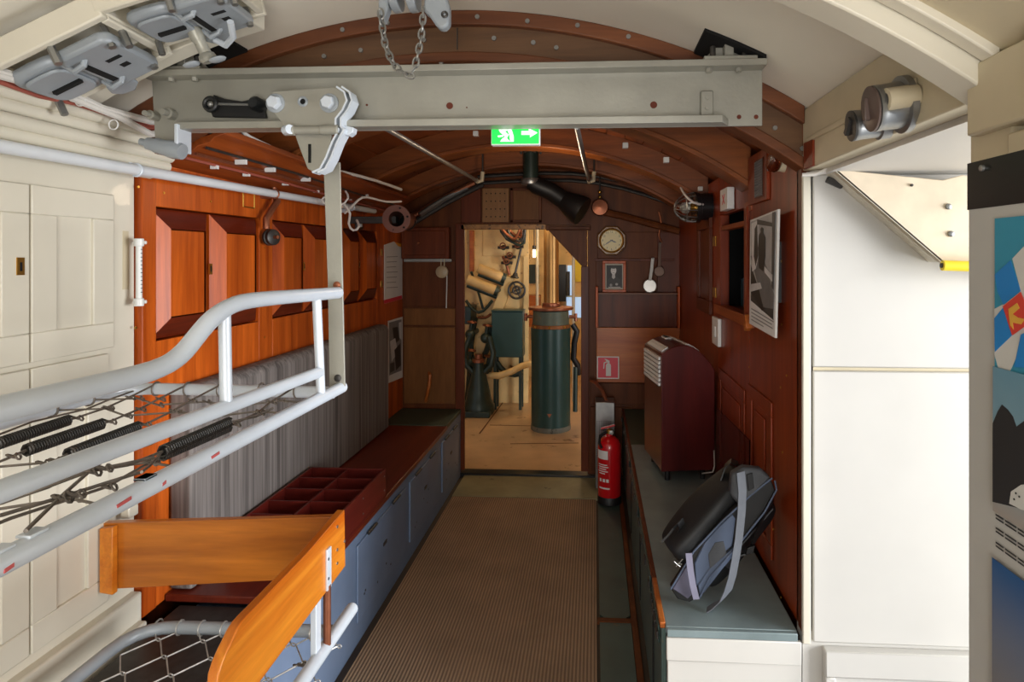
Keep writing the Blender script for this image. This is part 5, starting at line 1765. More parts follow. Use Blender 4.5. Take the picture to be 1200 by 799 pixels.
# curved handle on the left bulkhead panel
(MB().tube([PY(503, 437, YB - 0.015), PY(504, 440, YB - 0.05), PY(503, 452, YB - 0.06), PY(500, 465, YB - 0.05), PY(499, 470, YB - 0.015)], 0.012, 10).build('grab_handle', M_orange, wf))
# notice and photograph at the end of the left wall
XN = -1.424
t = thing('notice_sheet', 'white notice sheet with a red foot band at the end of the left wall', 'notice', PX(460, 350, XN))
MB().prism([PX(x, y, XN) for x, y in ((450, 287), (461, 283), (471, 288), (471, 350), (450, 356))], (0.003, 0, 0)).build('sheet', M_paper, t)
MB().prism([PX(x, y, XN + 0.0032) for x, y in ((450, 351.5), (471, 346), (471, 350), (450, 356))], (0.0005, 0, 0)).build('red_band', M_signred, t)
MB().prism([PX(x, y, XN + 0.0032) for x, y in ((462.5, 283.6), (471, 286), (471, 290), (466, 288))], (0.0005, 0, 0)).build('orange_corner', mat('print_orange', (236, 160, 50), 0.5), t)
m = MB()
for k in range(7):
    y0 = 300 + k * 6
    m.prism([PX(x, y, XN + 0.0032) for x, y in ((453, y0 + 0.6), (466 - (k % 3), y0), (466 - (k % 3), y0 + 0.9), (453, y0 + 1.5))], (0.0004, 0, 0))
m.build('printed_lines', G(150), t)
t = thing('photo_sheet', 'black and white photograph sheet under the notice on the left wall', 'picture', PX(464, 446, XN))
MB().prism([PX(x, y, XN) for x, y in ((454.5, 376), (471.5, 371), (471.5, 442), (454.5, 449))], (0.003, 0, 0)).build('sheet', M_paper, t)
layers = [([(456, 378), (470.5, 374), (470.5, 434), (456, 440)], G(128)), ([(460, 384), (466, 383), (468, 398), (462, 404)], G(40)), ([(457, 400), (463, 396), (466, 412), (459, 424)], G(200)),
          ([(462, 410), (469, 402), (469.5, 428), (464, 434)], G(36)), ([(457, 426), (462, 424), (462, 434), (457, 437)], G(60)), ([(467, 378), (470, 377), (470, 398), (468, 396)], G(214))]
flat_print('photograph', t, fW(XN + 0.0032), layers, 0.0003, (1, 0, 0))

# ---- perforated panel and board above the doorway
a, b = PY(566, 221, YB), PY(597, 260.5, YB)
t = thing('speaker_panel', 'tan perforated speaker panel over the doorway', 'panel', ((a.x + b.x) / 2, YB - 0.02, b.z))
MB().box(a.x, b.x, YB - 0.03, YB - 0.001, b.z, a.z).build('board', wood('tan_board', (136, 92, 48), (166, 118, 66), 'Z', 8, 0.5, 6, 0.1), t, bevel=0.003)
m = MB()
for i in range(5):
    for j in range(4):
        x, z = a.x + (b.x - a.x) * (i + 0.9) / 5.8, b.z + (a.z - b.z) * (j + 0.7) / 4.4
        m.cyl((x, YB - 0.031, z), (x, YB - 0.028, z), 0.005, 8)
m.build('hole', M_void, t)
a, b = PY(599, 221, YB), PY(635, 261, YB)
t = thing('hood_panel', 'brown framed panel beside the perforated panel over the doorway', 'panel', ((a.x + b.x) / 2, YB - 0.03, b.z))
MB().box(a.x, b.x, YB - 0.035, YB - 0.001, b.z, a.z).build('board', M_bulk_l, t, bevel=0.003)
m = MB()
for q in ((a.x, b.x, a.z - 0.02, a.z), (a.x, b.x, b.z, b.z + 0.02), (a.x, a.x + 0.02, b.z, a.z), (b.x - 0.02, b.x, b.z, a.z)):
    m.box(q[0], q[1], YB - 0.045, YB - 0.035, q[2], q[3])
m.build('frame', M_bulk, t, bevel=0.002)

# ---- ventilation trunk with black sock
YV = 4.12
p0, p1 = PY(621, 177, YV), PY(622, 213, YV)
t = thing('vent_trunk', 'dark grey vent trunk with bolted flange and black hose under the roof', 'vent', p1)
zt_ = zarc(p0.x, RO)
MB().lathe([(0.052, 0), (0.052, p0.z - p1.z), (0.078, p0.z - p1.z + 0.001), (0.078, p0.z - p1.z + 0.02), (0.052, p0.z - p1.z + 0.021), (0.052, zt_ - p1.z)], p1, (0, 0, 1), 20).build('duct', M_edark, t)
m = MB()
for k in range(6):
    an = k * math.pi / 3
    m.cyl(V((p1.x + 0.066 * math.cos(an), p1.y + 0.066 * math.sin(an), p0.z - 0.02)), V((p1.x + 0.066 * math.cos(an), p1.y + 0.066 * math.sin(an), p0.z + 0.04)), 0.009, 6)
m.build('bolt', M_steel, t)
MB().lathe([(0.064, -0.02), (0.07, 0.0), (0.064, 0.02)], p1, (0, 0, 1), 20).build('clamp_ring', M_steel, t)
MB().tube([p1, PY(628, 217, YV), PY(645, 224, YV + 0.02), PY(660, 234, YV + 0.05)], 0.055, 16, r2=0.062).build('hose', M_black, t)
MB().lathe([(0.062, 0), (0.085, 0.07), (0.10, 0.14), (0.10, 0.16), (0.085, 0.16)], PY(660, 234, YV + 0.05), (0.8, -0.2, -0.5), 22).build('hose_mouth', M_black, t)

# ---- round copper gauge right of the hose, pipes along the bulkhead top
p = PY(703, 243, YB - 0.08)
t = thing('copper_gauge', 'round copper bowl with brass knobs hanging above the clock', 'gauge', p)
MB().lathe([(0.02, 0.03), (0.058, 0.02), (0.062, 0), (0.055, -0.02), (0, -0.028)], p, (0, 1, 0), 22).build('bowl', M_copper, t)
for k, dz in enumerate((0.075, 0.11)):
    MB().sph(p + V((0, 0, dz)), 0.014, 10).build('knob', M_brass, t)
MB().cyl(p + V((0, 0, 0.05)), V((p.x, p.y, zarc(p.x, RO))), 0.006, 8).build('stem', M_dsteel, t)


def pipes(label, name, m_, r, pts, Ys, cat='pipe', group=None):
    o = hose(name, pts, r, m_, label, cat, Ys)
    if group:
        o['group'] = group


pipes('brown pipe sloping down above the clock to the right wall', 'pipe', M_bulk, 0.026, ((700, 247), (730, 253), (762, 262), (796, 271)), (YB - 0.06,) * 4)
for k, (a, b) in enumerate((((470, 262), (556, 214)), ((480, 264), (566, 216)), ((492, 252), (548, 220)))):
    pipes(('lowest', 'middle', 'uppermost')[k] + ' dark pipe rising from the left wall towards the roof hook', 'pipe', (M_copper, M_dsteel, M_steel)[k], 0.02, (a, ((a[0] + b[0]) / 2, (a[1] + b[1]) / 2 - 3), b), (YB - 0.14 - 0.04 * k, YB - 0.12, YB - 0.1), group='pipes at the bulkhead top left')
for k, yy in enumerate((205, 213)):
    pipes(('upper', 'lower')[k] + ' thin dark pipe along the top of the bulkhead behind the vent trunk', 'pipe', M_dsteel, 0.013, ((560, yy + 2), (640, yy - 3), (700, yy), (760, yy + 16), (800, yy + 32)), (YB - 0.05,) * 5, group='thin pipes behind the vent trunk')
# brass latch and small fittings right of the doorway
hose('strap', ((772, 248), (776, 262), (771, 276), (776, 284)), 0.006, M_copper, 'twisted brown strap holding the dull ladle on the bulkhead', 'strap', (YB - 0.06,) * 4)

# ---- fire extinguisher sign
a, b = PY(699.5, 417.5, YB - 0.034), PY(725.5, 444, YB - 0.034)
t = thing('extinguisher_sign', 'square red fire extinguisher sign on the orange-brown board', 'sign', ((a.x + b.x) / 2, YB - 0.034, b.z))
MB().box(a.x, b.x, YB - 0.034, YB - 0.0305, b.z, a.z).build('plate', M_paper, t)
MB().box(a.x + 0.008, b.x - 0.008, YB - 0.0346, YB - 0.034, b.z + 0.008, a.z - 0.008).build('red_field', M_signred, t)
f = lambda x, y: PY(x, y, YB - 0.0347)
m = MB()
for pl in ([(710, 428), (711, 426), (713, 425), (715, 426), (716, 428), (716, 440.5), (710, 440.5)], [(711.8, 425), (711.8, 422.6), (714.4, 422.6), (714.4, 425)], [(708, 420.5), (710, 420.5), (713.8, 422.4), (713.8, 423.6), (711, 423.4)], [(711.5, 423), (707.5, 424.6), (707, 432), (708, 432), (708.6, 425.6), (711.5, 424.6)]):
    m.prism([f(*p) for p in pl], (0, -0.0005, 0))
m.build('pictogram', M_paper, t)

# ---- perforated grey guard standing behind the extinguisher
a, b = PY(697.5, 471, 4.25), PY(720.5, 540, 4.25)
t = thing('perforated_guard', 'grey perforated metal guard standing behind the fire extinguisher', 'guard', ((a.x + b.x) / 2, 4.3, 0))
MB().box(a.x, b.x, 4.25, 4.4, 0.0, a.z).build('case', M_steel, t, bevel=0.006)
m = MB()
for i in range(8):
    for j in range(26):
        x = a.x + 0.012 + (b.x - a.x - 0.024) * i / 7
        z = 0.14 + j * 0.013 if True else 0
        if z < a.z - 0.015:
            m.cyl((x, 4.2495, z), (x, 4.251, z), 0.0035, 6)
stuff(m.build('perforations', M_void, t))
MB().tube([PY(711, 471, 4.3), PY(706, 458, 4.33), PY(698, 448, 4.36), PY(692, 446, 4.4)], 0.012, 8).build('pipe', M_copper, t)

# ---- fire extinguisher
t = thing('fire_extinguisher', 'red fire extinguisher with a black foot on the gangway floor', 'extinguisher', (0.105, 4.02, 0))
ex, ey, R = 0.095, 4.02, 0.076
MB().lathe([(R * 0.9, 0), (R * 1.02, 0.006), (R * 1.02, 0.05), (R * 0.97, 0.056)], (ex, ey, 0), (0, 0, 1), 28).build('foot_ring', M_black, t)
bd = MB().lathe([(R * 0.9, 0.04), (R, 0.055), (R, 0.36), (R * 0.96, 0.385), (R * 0.8, 0.41), (R * 0.5, 0.43), (R * 0.3, 0.436), (R * 0.3, 0.45)], (ex, ey, 0), (0, 0, 1), 32).build('cylinder', M_red, t)
MB().lathe([(0.022, 0.445), (0.022, 0.475), (0.015, 0.48)], (ex, ey, 0), (0, 0, 1), 14).build('valve', M_brass, t)
MB().obox((ex - 0.01, ey, 0.492), (0.045, 0, 0.012), (0, 0.011, 0), (0, 0, 0.005)).build('lever', M_red, t, bevel=0.002)
MB().obox((ex - 0.008, ey, 0.476), (0.042, 0, 0.002), (0, 0.010, 0), (0, 0, 0.004)).build('carry_handle', M_black, t, bevel=0.002)
MB().lathe([(0.014, 0), (0.014, -0.008), (0, -0.009)], (ex + 0.012, ey - 0.022, 0.462), (0, 1, 0), 14).build('pressure_gauge', M_steel, t)
MB().tube([(ex - 0.02, ey - 0.01, 0.462), (ex - 0.06, ey - 0.03, 0.44), (ex - 0.066, ey - 0.045, 0.40), (ex - 0.05, ey - 0.062, 0.37)], 0.009, 8).build('hose', M_black, t)


def band(name, z0, z1, a0, a1, m_, rr=R + 0.0008, n=10):
    mm = MB()
    for k in range(n):
        t0_, t1_ = a0 + (a1 - a0) * k / n, a0 + (a1 - a0) * (k + 1) / n
        mm.add([(ex + rr * math.sin(t0_), ey - rr * math.cos(t0_), z0), (ex + rr * math.sin(t1_), ey - rr * math.cos(t1_), z0), (ex + rr * math.sin(t1_), ey - rr * math.cos(t1_), z1), (ex + rr * math.sin(t0_), ey - rr * math.cos(t0_), z1)], [(0, 1, 2, 3)])
    return mm.build(name, m_, t, recalc=False)


band('white_label', 0.30, 0.355, -1.25, -0.15, M_paper)
for k, (a0, a1) in enumerate(((-1.1, -0.2), (-1.1, -0.1), (-1.05, -0.3), (-1.1, -0.15), (-1.0, -0.4))):
    band('printed_line', 0.262 - k * 0.014, 0.268 - k * 0.014, a0, a1, M_paper)
for a0 in (-0.95, -0.6, -0.3):
    band('printed_symbol', 0.155, 0.175, a0, a0 + 0.22, M_paper, n=3)
band('printed_line', 0.11, 0.12, -1.0, -0.0, M_paper)

# ================================================================== BACKPACK
def sect(c, ux, uy, w, h, n=16, p=0.36):
    out = []
    for k in range(n):
        a = 2 * math.pi * k / n
        ca, sa = math.cos(a), math.sin(a)
        out.append(c + ux * (w * math.copysign(abs(ca) ** p, ca)) + uy * (h * math.copysign(abs(sa) ** p, sa)))
    return out


A0 = V((0.290, 2.035, 0.592))
A1 = V((0.535, 2.09, 0.845))
t = thing('backpack', 'open black backpack with grey straps lying against the right wall on the bench', 'backpack', (0.42, 2.1, 0.5))
axb = (A1 - A0).normalized()
nb = V((0.30, -0.95, -0.1))                     # towards the open front (near, right)
nb = (nb - axb * nb.dot(axb)).normalized()
sb_ = axb.cross(nb).normalized()
LB = (A1 - A0).length
secs = []
for k, (f_, w, h) in enumerate(((0.0, 0.03, 0.03), (0.015, 0.09, 0.055), (0.08, 0.098, 0.07), (0.35, 0.100, 0.078), (0.6, 0.100, 0.076), (0.86, 0.096, 0.068), (0.97, 0.09, 0.055), (1.0, 0.07, 0.03))):
    c = A0 + axb * (LB * f_) + V((0, 0, -0.004 * math.sin(f_ * 9)))
    ring = sect(c, sb_, nb, w * 1.14, h)
    ring = [q + V((random.uniform(-1, 1), random.uniform(-1, 1), random.uniform(-1, 1))) * 0.004 for q in ring]
    secs.append(ring)
m = MB()
vs = [q for r in secs for q in r]
fs = []
for i in range(len(secs) - 1):
    for k in range(16):
        fs.append((i * 16 + k, i * 16 + (k + 1) % 16, (i + 1) * 16 + (k + 1) % 16, (i + 1) * 16 + k))
fs.append(list(range(16))[::-1])
fs.append([(len(secs) - 1) * 16 + k for k in range(16)])
m.add(vs, fs)
body = m.build('body', M_bag, t)
ss = body.modifiers.new('smooth', 'SUBSURF')
ss.levels = ss.render_levels = 2
bp = lambda f_, s, d: A0 + axb * (LB * f_) + sb_ * s + nb * d      # along, sideways, towards the open side


def bq(x, y, d=0.0):
    """point on the open front of the bag, d metres proud of it"""
    return PY(x, y, 1.955 - d)


MB().prism([bq(x, y, 0.006) for x, y in ((786, 690), (800, 668), (812, 648), (850, 606), (880, 580), (904, 562), (909, 575), (895, 600), (872, 634), (846, 662), (822, 698), (808, 706), (794, 702))], (0, 0.03, 0)).build('opening', M_black, t, bevel=0.004)
MB().prism([bq(x, y, 0.012) for x, y in ((826, 636), (842, 618), (858, 603), (862, 608), (858, 640), (838, 656), (826, 676), (816, 688), (814, 660))], (0, 0.012, 0)).build('lining', M_lining, t, bevel=0.003)
MB().prism([bq(x, y, 0.014) for x, y in ((838, 636), (848, 634), (852, 650), (840, 660), (832, 668), (830, 650))], (0, 0.006, 0)).build('lining_fold', M_bagg, t, bevel=0.002)
MB().prism([bq(x, y, 0.016) for x, y in ((862, 640), (868, 642), (846, 668), (826, 694), (820, 698), (818, 686), (830, 668))], (0, 0.012, 0)).build('lining', M_lining, t, bevel=0.003)
MB().prism([bq(x, y, 0.014) for x, y in ((788, 690), (806, 662), (812, 672), (814, 694), (806, 702))], (0, 0.012, 0)).build('lining', mat('lilac_lining', (84, 82, 100), 0.6), t, bevel=0.003)
MB().prism([bq(x, y, 0.022) for x, y in ((858, 556), (872, 548), (892, 550), (904, 560), (884, 580), (866, 592), (856, 580))], (0, 0.04, 0)).build('top_panel', M_bagg, t, bevel=0.008)
MB().prism([bq(x, y, 0.026) for x, y in ((875, 556), (882, 554), (884, 572), (877, 576))], (0, 0.006, 0)).build('patch', M_bag, t, bevel=0.002)
for pts in (((786, 690), (800, 667), (813, 646), (846, 611), (880, 580), (905, 560)), ((820, 700), (832, 676), (850, 656), (872, 630), (896, 600), (910, 574), (908, 563))):
    MB().tube([bq(x, y, 0.02) for x, y in pts], 0.0028, 6).build('piping', M_lining, t)
sp = [(868, 553), (870, 575), (869, 600), (866, 630), (862, 655), (858, 676), (853, 692), (846, 703), (836, 710)]
MB().ribbon([bq(x, y, 0.035 + 0.02 * math.sin(k / 8 * math.pi)) for k, (x, y) in enumerate(sp)] + [V((PZ(826, 708, 0.503).x, 1.93, 0.504))], [(0.0125, 0.002, 0.003)] * 7 + [(0.010, 0.008, 0.004), (0.006, 0.011, 0.005), (0.004, 0.013, 0.002)], 0.003).build('shoulder_strap', M_strap, t)
MB().ribbon([bq(x, y, 0.03) for x, y in ((807, 648), (809, 668), (812, 686), (816, 702))], (0.010, 0.002, 0), 0.003).build('strap', mat('lilac_webbing', (112, 110, 128), 0.7), t)
MB().ribbon([PY(x, y, 2.06) for x, y in ((842, 578), (845, 560), (850, 546), (857, 540), (864, 543), (866, 552))], (0.004, 0.014, 0.003), 0.004).build('carry_handle', M_black, t)
MB().ribbon([PY(x, y, 2.0) for x, y in ((778, 632), (786, 624), (792, 616), (797, 610), (799, 616), (794, 626))], (0.009, 0.004, 0.008), 0.006).build('side_strap', M_black, t)
MB().ribbon([PY(x, y, 1.97) for x, y in ((904, 588), (892, 610), (884, 634), (876, 648), (862, 652))], (0.007, 0.003, 0.003), 0.005).build('side_strap', M_black, t)
q = PY(879, 644, 1.955)
MB().obox(q, (0.012, 0, 0.004), (0, 0.006, 0), (0.003, 0, 0.012)).build('buckle', M_black, t, bevel=0.002)
m = MB()
for a, b in (((792, 664), (800, 655)), ((793, 660), (799, 661)), ((790, 658), (797, 664))):
    m.cyl(bq(*a, 0.026), bq(*b, 0.026), 0.0016, 5)
m.build('zip_pulls', M_steel, t)

for f0, s0, d0 in ((0.05, -0.09, 0.05), (0.05, 0.05, 0.076)):
    MB().tube([bp(f_, s0, d0 + 0.004) for f_ in (f0, 0.2, 0.4, 0.6, 0.8, 0.93)], 0.0026, 6).build('seam', M_bagg, t)
MB().ribbon([bp(0.3, -0.07, 0.079), bp(0.3, 0.0, 0.083), bp(0.3, 0.07, 0.081)], axb * 0.012, 0.004).build('webbing', M_bagg, t)

# ================================================================== ENGINE ROOM
struct(MB().box(-2.36, -2.3, YB + 0.06, 8.2, -0.1, 2.5).build('wall_engine_left', M_ycream))
struct(MB().box(1.3, 1.36, YB + 0.06, 8.2, -0.1, 2.5).build('wall_engine_right', M_ycream))
struct(MB().box(-2.36, 1.36, YB + 0.06, 8.26, 2.45, 2.5).build('ceiling_engine', M_ycream))
YE = 6.7                                                          # partition with the pipework
xe = PY(619, 340, YE).x
wp = struct(MB().box(-2.3, xe, YE, YE + 0.05, -0.0, 2.45).build('wall_engine_partition', M_ycream))
we = struct(MB().box(-2.3, 1.3, 8.2, 8.26, -0.1, 2.5).build('wall_engine_far', M_ycream))


def epanel(name, x0, y0, x1, y1, Y, m, th=0.02, parent=wp, bev=0.004):
    a, b = PY(x0, y0, Y), PY(x1, y1, Y)
    return MB().box(a.x, b.x, Y - th, Y, b.z, a.z).build(name, m, parent, bevel=bev)


epanel('post', 551, 270, 556, 318, YE, M_orange, 0.05)
epanel('post', 614, 300, 620, 446, YE, M_ycream, 0.06)
for x0, y0, x1, y1 in ((566, 268, 592, 300), (594, 292, 610, 330)):
    epanel('cover_plate', x0, y0, x1, y1, YE, M_ycream, 0.015)
m = MB().prism([PY(x, y, YE) for x, y in ((594, 322), (604, 326), (590, 366), (576, 366))], (0, -0.12, 0))
m.build('diagonal_frame', M_ycream, wp, bevel=0.01)
# two stubby cream tubes
for k, (a, b, lb) in enumerate((((560, 314), (590, 326), 'upper of two slanting cream tubes in the engine room'), ((547, 327), (582, 341), 'lower of two slanting cream tubes in the engine room'))):
    p0, p1 = PY(*a, YE - 0.25 - 0.1 * k), PY(*b, YE - 0.2 - 0.1 * k)
    t = thing('slanting_tube', lb, 'tube', p1, 'slanting cream tubes')
    MB().tube([p0, p1], 0.052, 16).build('tube', M_ycream, t, bevel=0.006)
    d = (p1 - p0).normalized()
    MB().cyl(p0 - V((0, -0.02, 0.062)), p1 - V((0, -0.02, 0.062)), 0.026, 12).build('rail', M_edark, t)
    MB().cyl(p1 - d * 0.02, p1 + d * 0.02, 0.058, 16).build('collar', M_edark, t)
    MB().cyl(p1, V((p1.x, YE, p1.z)), 0.02, 8).build('stay', M_edark, t)
# hand wheel and rod
c = PY(605.5, 340, YE - 0.16)
t = thing('hand_wheel', 'round valve hand wheel on the cream engine room partition', 'wheel', c)
MB().torus(c, 0.088, 0.012, (0, 1, 0), 28, 8).build('rim', M_dsteel, t)
MB().torus(c, 0.04, 0.012, (0, 1, 0), 20, 8).build('inner_ring', M_dsteel, t)
for k in range(4):
    an = k * math.pi / 2 + 0.4
    MB().cyl(c, c + V((0.088 * math.cos(an), 0, 0.088 * math.sin(an))), 0.008, 6).build('spoke', M_dsteel, t)
MB().cyl(c, V((c.x, YE, c.z)), 0.018, 8).build('stem', M_dsteel, t)
t = thing('valve_rod', 'slanting dark valve rod above the hand wheel', 'rod', PY(603, 324, YE - 0.12))
MB().cyl(PY(614, 276, YE - 0.1), PY(603, 324, YE - 0.12), 0.012, 8).build('rod', M_dsteel, t)
MB().lathe([(0.03, 0), (0.05, 0.01), (0.03, 0.03), (0.02, 0.06)], PY(603, 326, YE - 0.12), (0.2, 0, 1), 12).build('gland', M_dsteel, t)
# tangle of small pipes under the roof
rng = random.Random(3)
for k in range(9):
    x0 = 582 + rng.random() * 14
    y0 = 268 + rng.random() * 8
    pts = [(x0, 258), (x0 + 1, y0), (x0 + 8 + rng.random() * 8, y0 + 4 + rng.random() * 8), (604 + rng.random() * 14, y0 + 3 + rng.random() * 10), (606 + rng.random() * 12, 262 + rng.random() * 4)]
    Yk = YE - 0.12 - 0.05 * k
    hose('pipe', pts, 0.014, (M_edark, M_dsteel, M_copper)[k % 3], 'thin dark pipe in the tangle at the top of the engine room', 'pipe', (Yk,) * 5)['group'] = 'pipe tangle in the engine room'
for k, (x, y, Y) in enumerate(((590, 290, YE - .2), (598, 301, YE - .15), (607, 289, YE - .3), (594, 308, YE - .12))):
    c = PY(x, y, Y)
    t = thing('pipe_valve', ('upper left', 'lower middle', 'upper right', 'lowest left')[k] + ' of four small dark pipe valves on the engine room partition', 'valve', c, 'small valves in the engine room')
    MB().sph(c, 0.03, 12).build('body', M_edark, t)
    MB().cyl(c - V((0.06, 0, 0)), c + V((0.06, 0, 0)), 0.016, 8).build('pipe', M_dsteel, t)
    MB().torus(c + V((0, -0.05, 0.02)), 0.028, 0.007, (0, 1, 0.2), 14, 6).cyl(c, c + V((0, -0.05, 0.02)), 0.008, 6).build('wheel', M_copper, t)
    MB().cyl(c, V((c.x, YE, c.z)), 0.014, 6).build('bracket', M_dsteel, t)
for k, (xa, ya, xb, yb) in enumerate(((552, 318, 566, 362), (560, 372, 575, 368), (566, 398, 576, 384), (589, 300, 597, 322))):
    hose('pipe', ((xa, ya), ((xa + xb) / 2 + 2, (ya + yb) / 2 + 3), (xb, yb)), 0.014, (M_edark, M_copper)[k % 2], ('dark pipe bending below the slanting tubes', 'copper pipe above the pump at the left of the green box', 'dark pipe joining the pump to the green box', 'copper pipe left of the hand wheel')[k], 'pipe', (YE - 0.08,) * 3)
# green box
a, b = PY(576, 365, 6.35), PY(612.5, 419, 6.35)
t = thing('green_box', 'plain dark green box standing on legs in the engine room', 'box', ((a.x + b.x) / 2, 6.5, 0))
MB().box(a.x, b.x, 6.35, 6.57, b.z, a.z).build('case', M_egreen, t, bevel=0.006)
MB().box(a.x - 0.004, b.x + 0.004, 6.34, 6.57, a.z, a.z + 0.014).build('lid', M_egreen, t, bevel=0.003)
for x in (a.x + 0.03, b.x - 0.03):
    for y in (6.4, 6.54):
        MB().box(x - 0.015, x + 0.015, y - 0.015, y + 0.015, 0.0, b.z).build('leg', M_edark, t)
# pump
c = V((PY(561, 440, 6.2).x, 6.2, 0))
t = thing('pump', 'dark green pump with a brass neck left of the green box', 'pump', c)
MB().lathe([(0.14, 0), (0.16, 0.03), (0.16, 0.10), (0.13, 0.15), (0.115, 0.24), (0.10, 0.30), (0.07, 0.42), (0.05, 0.5), (0.05, 0.53)], c, (0, 0, 1), 22).build('body', M_edark, t)
MB().lathe([(0.065, 0), (0.065, 0.03), (0.04, 0.035), (0.04, 0.08)], c + V((0, 0, 0.53)), (0, 0, 1), 16).build('neck', M_copper, t)
for s in (-1, 1):
    MB().tube([c + V((s * 0.05, 0, 0.42)), c + V((s * 0.13, 0, 0.50)), c + V((s * 0.15, 0, 0.62)), c + V((s * 0.10, 0.05, 0.78))], 0.03, 10).build('branch_pipe', M_edark, t)
MB().box(c.x - 0.2, c.x + 0.14, c.y - 0.16, c.y + 0.16, 0.0, 0.06).build('bed', M_edark, t, bevel=0.01)
p = [PY(574, 440, 6.25), PY(586, 440, 6.2), PY(600, 435, 6.2), PY(611, 429, 6.25), PY(622, 426, 6.4)]
tag(MB().tube(p, 0.034, 12).build('hose', M_ycream), 'thick cream hose lying below the green box', 'hose')
a = PY(549, 370, 6.4)
tag(MB().box(a.x - 0.05, a.x + 0.03, 6.4, YE - 0.001, a.z - 0.09, a.z + 0.1).build('control_box', M_edark, bevel=0.01), 'small dark box on the engine room wall at the left door edge', 'box')
# floor seams and more pipework low on the left
for a, b in (((562, 508), (592, 468)), ((574, 498), (622, 499)), ((598, 520), (678, 519))):
    p, q = PZ(*a, 0.0), PZ(*b, 0.0)
    d = (q - p).normalized()
    n = V((d.y, -d.x, 0)) * 0.006
    MB().prism([p - n, q - n, q + n, p + n], (0, 0, 0.0015)).build('floor_seam', M_bulk, eng_fl)
for k, (pts, r_, lb) in enumerate(((((548, 470), (552, 440), (550, 405), (556, 372)), 0.04, 'thick dark green pipe rising beside the left door jamb'),
                              (((556, 432), (566, 420), (574, 402), (575, 380)), 0.03, 'dark green pipe curving up to the left of the green box'),
                              (((582, 424), (590, 436), (604, 440), (612, 436)), 0.03, 'dark pipe low under the green box'),
                              (((546, 352), (556, 366), (566, 366), (577, 352)), 0.016, 'dark pipe sagging under the lower slanting tube'))):
    hose('pipe', pts, r_, M_edark, lb, 'pipe', (YE - 0.06 - 0.1 * k,) * 4)
for k, (x, y) in enumerate(((551, 392), (569, 396), (550, 425), (571, 432))):
    c = PY(x, y, 6.35)
    t = thing('green_valve', ('upper left', 'upper right', 'lower left', 'lower right')[k] + ' of four dark green valves clustered round the pump', 'valve', c, 'valves round the pump')
    MB().sph(c, 0.055, 12).build('body', M_edark, t)
    MB().cyl(c, c + V((0.02, 0, 0.13)), 0.02, 10).build('stem', M_edark, t)
    MB().torus(c + V((0.02, 0, 0.13)), 0.045, 0.009, (0.15, 0, 1), 16, 6).build('wheel', M_copper, t)
    MB().cyl(c, V((c.x, YE, c.z)), 0.03, 10).build('flange_pipe', M_edark, t)
# drum
cd = PZ(645.5, 508, 0)
yd_ = cd.y + 0.17
rd = 23.3 / 720 * yd_
c = V((PY(645.5, 400, yd_).x, yd_, 0))
zz = lambda py: PY(645.5, py, yd_ - rd).z
t = thing('green_drum', 'tall dark green metal drum standing in the engine room doorway', 'drum', c)
MB().lathe([(rd * 1.0, 0), (rd * 1.01, 0.005), (rd * 1.0, 0.045)], c, (0, 0, 1), 36).build('base_ring', mat('worn_grey_ring', (112, 112, 100), 0.5, 0.2, wear=(60, 60, 56), wear_amt=0.4), t)
MB().lathe([(rd * 0.985, 0.045), (rd * 0.985, zz(401)), (rd * 1.0, zz(401)), (rd * 1.0, zz(386.5)), (rd * 0.96, zz(386))], c, (0, 0, 1), 40).build('shell', M_egreen, t)
MB().lathe([(rd * 0.965, zz(387)), (rd * 0.975, zz(386.8)), (rd * 0.975, zz(382.5)), (rd * 0.95, zz(382))], c, (0, 0, 1), 40).build('rust_band', mat('rust_band', (150, 92, 44), 0.5, 0.3, wear=(90, 50, 24), wear_amt=0.4), t)
MB().lathe([(rd * 0.93, zz(382)), (rd * 0.9, zz(366))], c, (0, 0, 1), 40).build('neck', mat('worn_neck', (96, 104, 88), 0.5, 0.2, wear=(150, 110, 66), wear_amt=0.4), t)
MB().lathe([(0, zz(364.5)), (rd * 1.12, zz(364.5)), (rd * 1.14, zz(363)), (rd * 1.12, zz(361.5)), (rd * 0.4, zz(360.5)), (0, zz(360.5))], c, (0, 0, 1), 40).build('top_plate', M_copper, t)
for s in (-1, 1):
    q = c + V((s * rd * 0.93, -0.02, zz(373)))
    MB().cyl(q, q + V((s * 0.07, 0, 0)), 0.016, 10).cyl(q + V((s * 0.06, -0.0, -0.04)), q + V((s * 0.06, 0, 0.03)), 0.016, 10).build('valve', M_copper, t)
    q = c + V((s * rd * 0.95, 0, 0))
for an in (-0.8, 0.0, 0.8):
    q = c + V((rd * 1.0 * math.sin(an), -rd * 1.0 * math.cos(an), zz(384)))
    MB().sph(q, 0.012, 8).build('stud', M_brass, t)
q = c + V((0, -rd * 0.99, zz(487)))
MB().prism([q + V((-0.022, 0, 0.015)), q + V((0.022, 0, 0.015)), q + V((0, 0, -0.02))], (0, -0.004, 0)).build('badge', M_copper, t)
pp = V((PY(646, 320, yd_).x, yd_, 0))
t2 = thing('brass_flue', 'fat brass coloured flue pipe rising from the green drum', 'pipe', (pp.x, pp.y, zz(360)))
MB().lathe([(0.070, zz(360.5) + 0.002), (0.070, 2.44)], pp, (0, 0, 1), 28).build('pipe', mat('dull_brass', (176, 134, 82), 0.38, 0.85, 0.15, 6), t2)
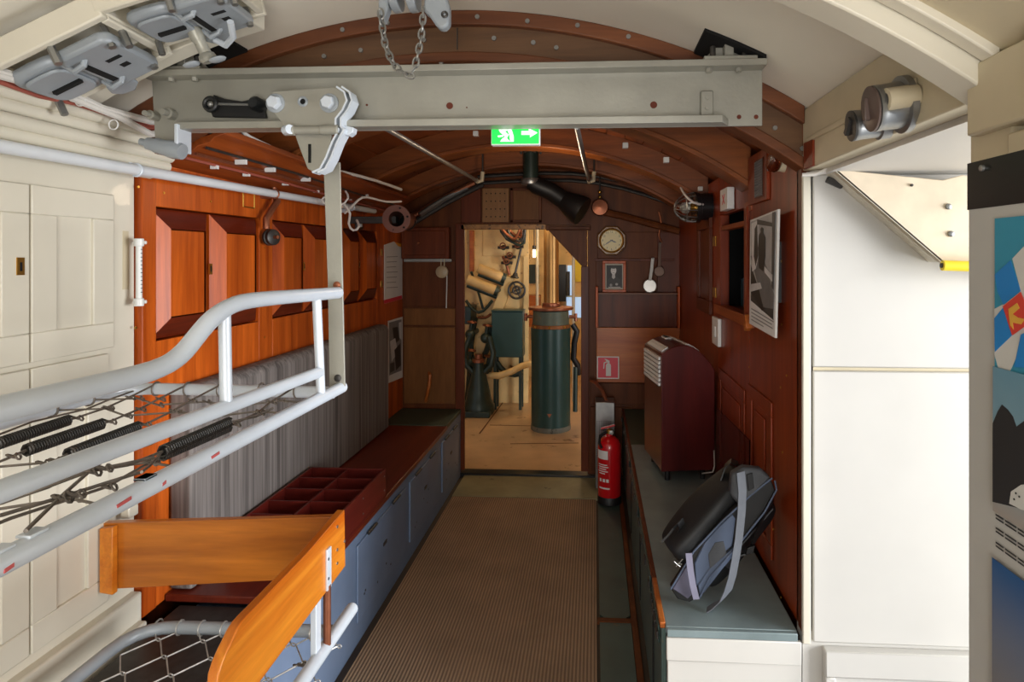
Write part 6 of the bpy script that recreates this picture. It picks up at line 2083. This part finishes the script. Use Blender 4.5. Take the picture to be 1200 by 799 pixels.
MB().lathe([(0.085, zz(360.5) + 0.002), (0.085, zz(357)), (0.07, zz(356))], pp, (0, 0, 1), 28).build('collar', M_copper, t2)
tag(MB().tube([PY(671, 380, 5.7), PY(676, 388, 5.7), PY(673, 402, 5.72), PY(672, 420, 5.74), PY(677, 428, 5.76), PY(678, 438, 5.8)], 0.028, 10).build('hose', M_black), 'black hose hanging at the right of the green drum', 'hose')
tag(MB().cyl(PY(674, 482, 5.75), PY(674.5, 430, 5.75), 0.022, 10).build('pipe', M_edark), 'dark upright pipe behind the right side of the green drum', 'pipe')
# background seen right of the partition
for k, (px, Y, r_, m_, lb) in enumerate(((629.5, 7.0, 0.018, M_tan, 'thin cream upright pipe left of the brass flue'), (672, 6.8, 0.018, M_tan, 'thin cream upright pipe right of the brass flue'))):
    q = PY(px, 300, Y)
    tag(MB().cyl((q.x, Y, 0), (q.x, Y, 2.44), r_, 12).build('pipe', m_), lb, 'pipe')
epanel('cabinet_panel', 620, 310, 632, 332, 8.19, M_edark, 0.03, we)
epanel('cabinet_panel', 618, 345, 634, 380, 8.19, M_orange, 0.3, we)
epanel('cabinet_panel', 655, 310, 664, 352, 8.19, M_blackp, 0.2, we)
epanel('cabinet_panel', 664, 318, 668, 346, 8.19, M_dsteel, 0.1, we)
w = epanel('window_light', 664, 348, 684, 372, 8.19, emit('far_window', (170, 200, 235), 0.55), 0.02, we)
w['label'] = 'far window giving blue daylight'
epanel('window_light', 665, 311, 671, 346, 8.195, MATS['far_window'], 0.02, we)
epanel('yellow_panel', 674, 304, 684, 330, 8.19, M_yellow, 0.02, we)
c = PY(626, 297, 6.9)
t = thing('engine_lamp', 'small glowing lamp left of the brass flue in the engine room', 'lamp', c)
MB().lathe([(0.012, -0.045), (0.018, -0.03), (0.018, 0.03), (0.012, 0.045)], c, (0, 0, 1), 12).build('bulb', emit('warm_lamp', (255, 226, 170), 6), t)
MB().cyl(c + V((0, 0, 0.045)), c + V((0, 0, 0.09)), 0.02, 10).cyl(c + V((0, 0, 0.08)), V((c.x, c.y, 2.45)), 0.006, 6).build('holder', M_dsteel, t)
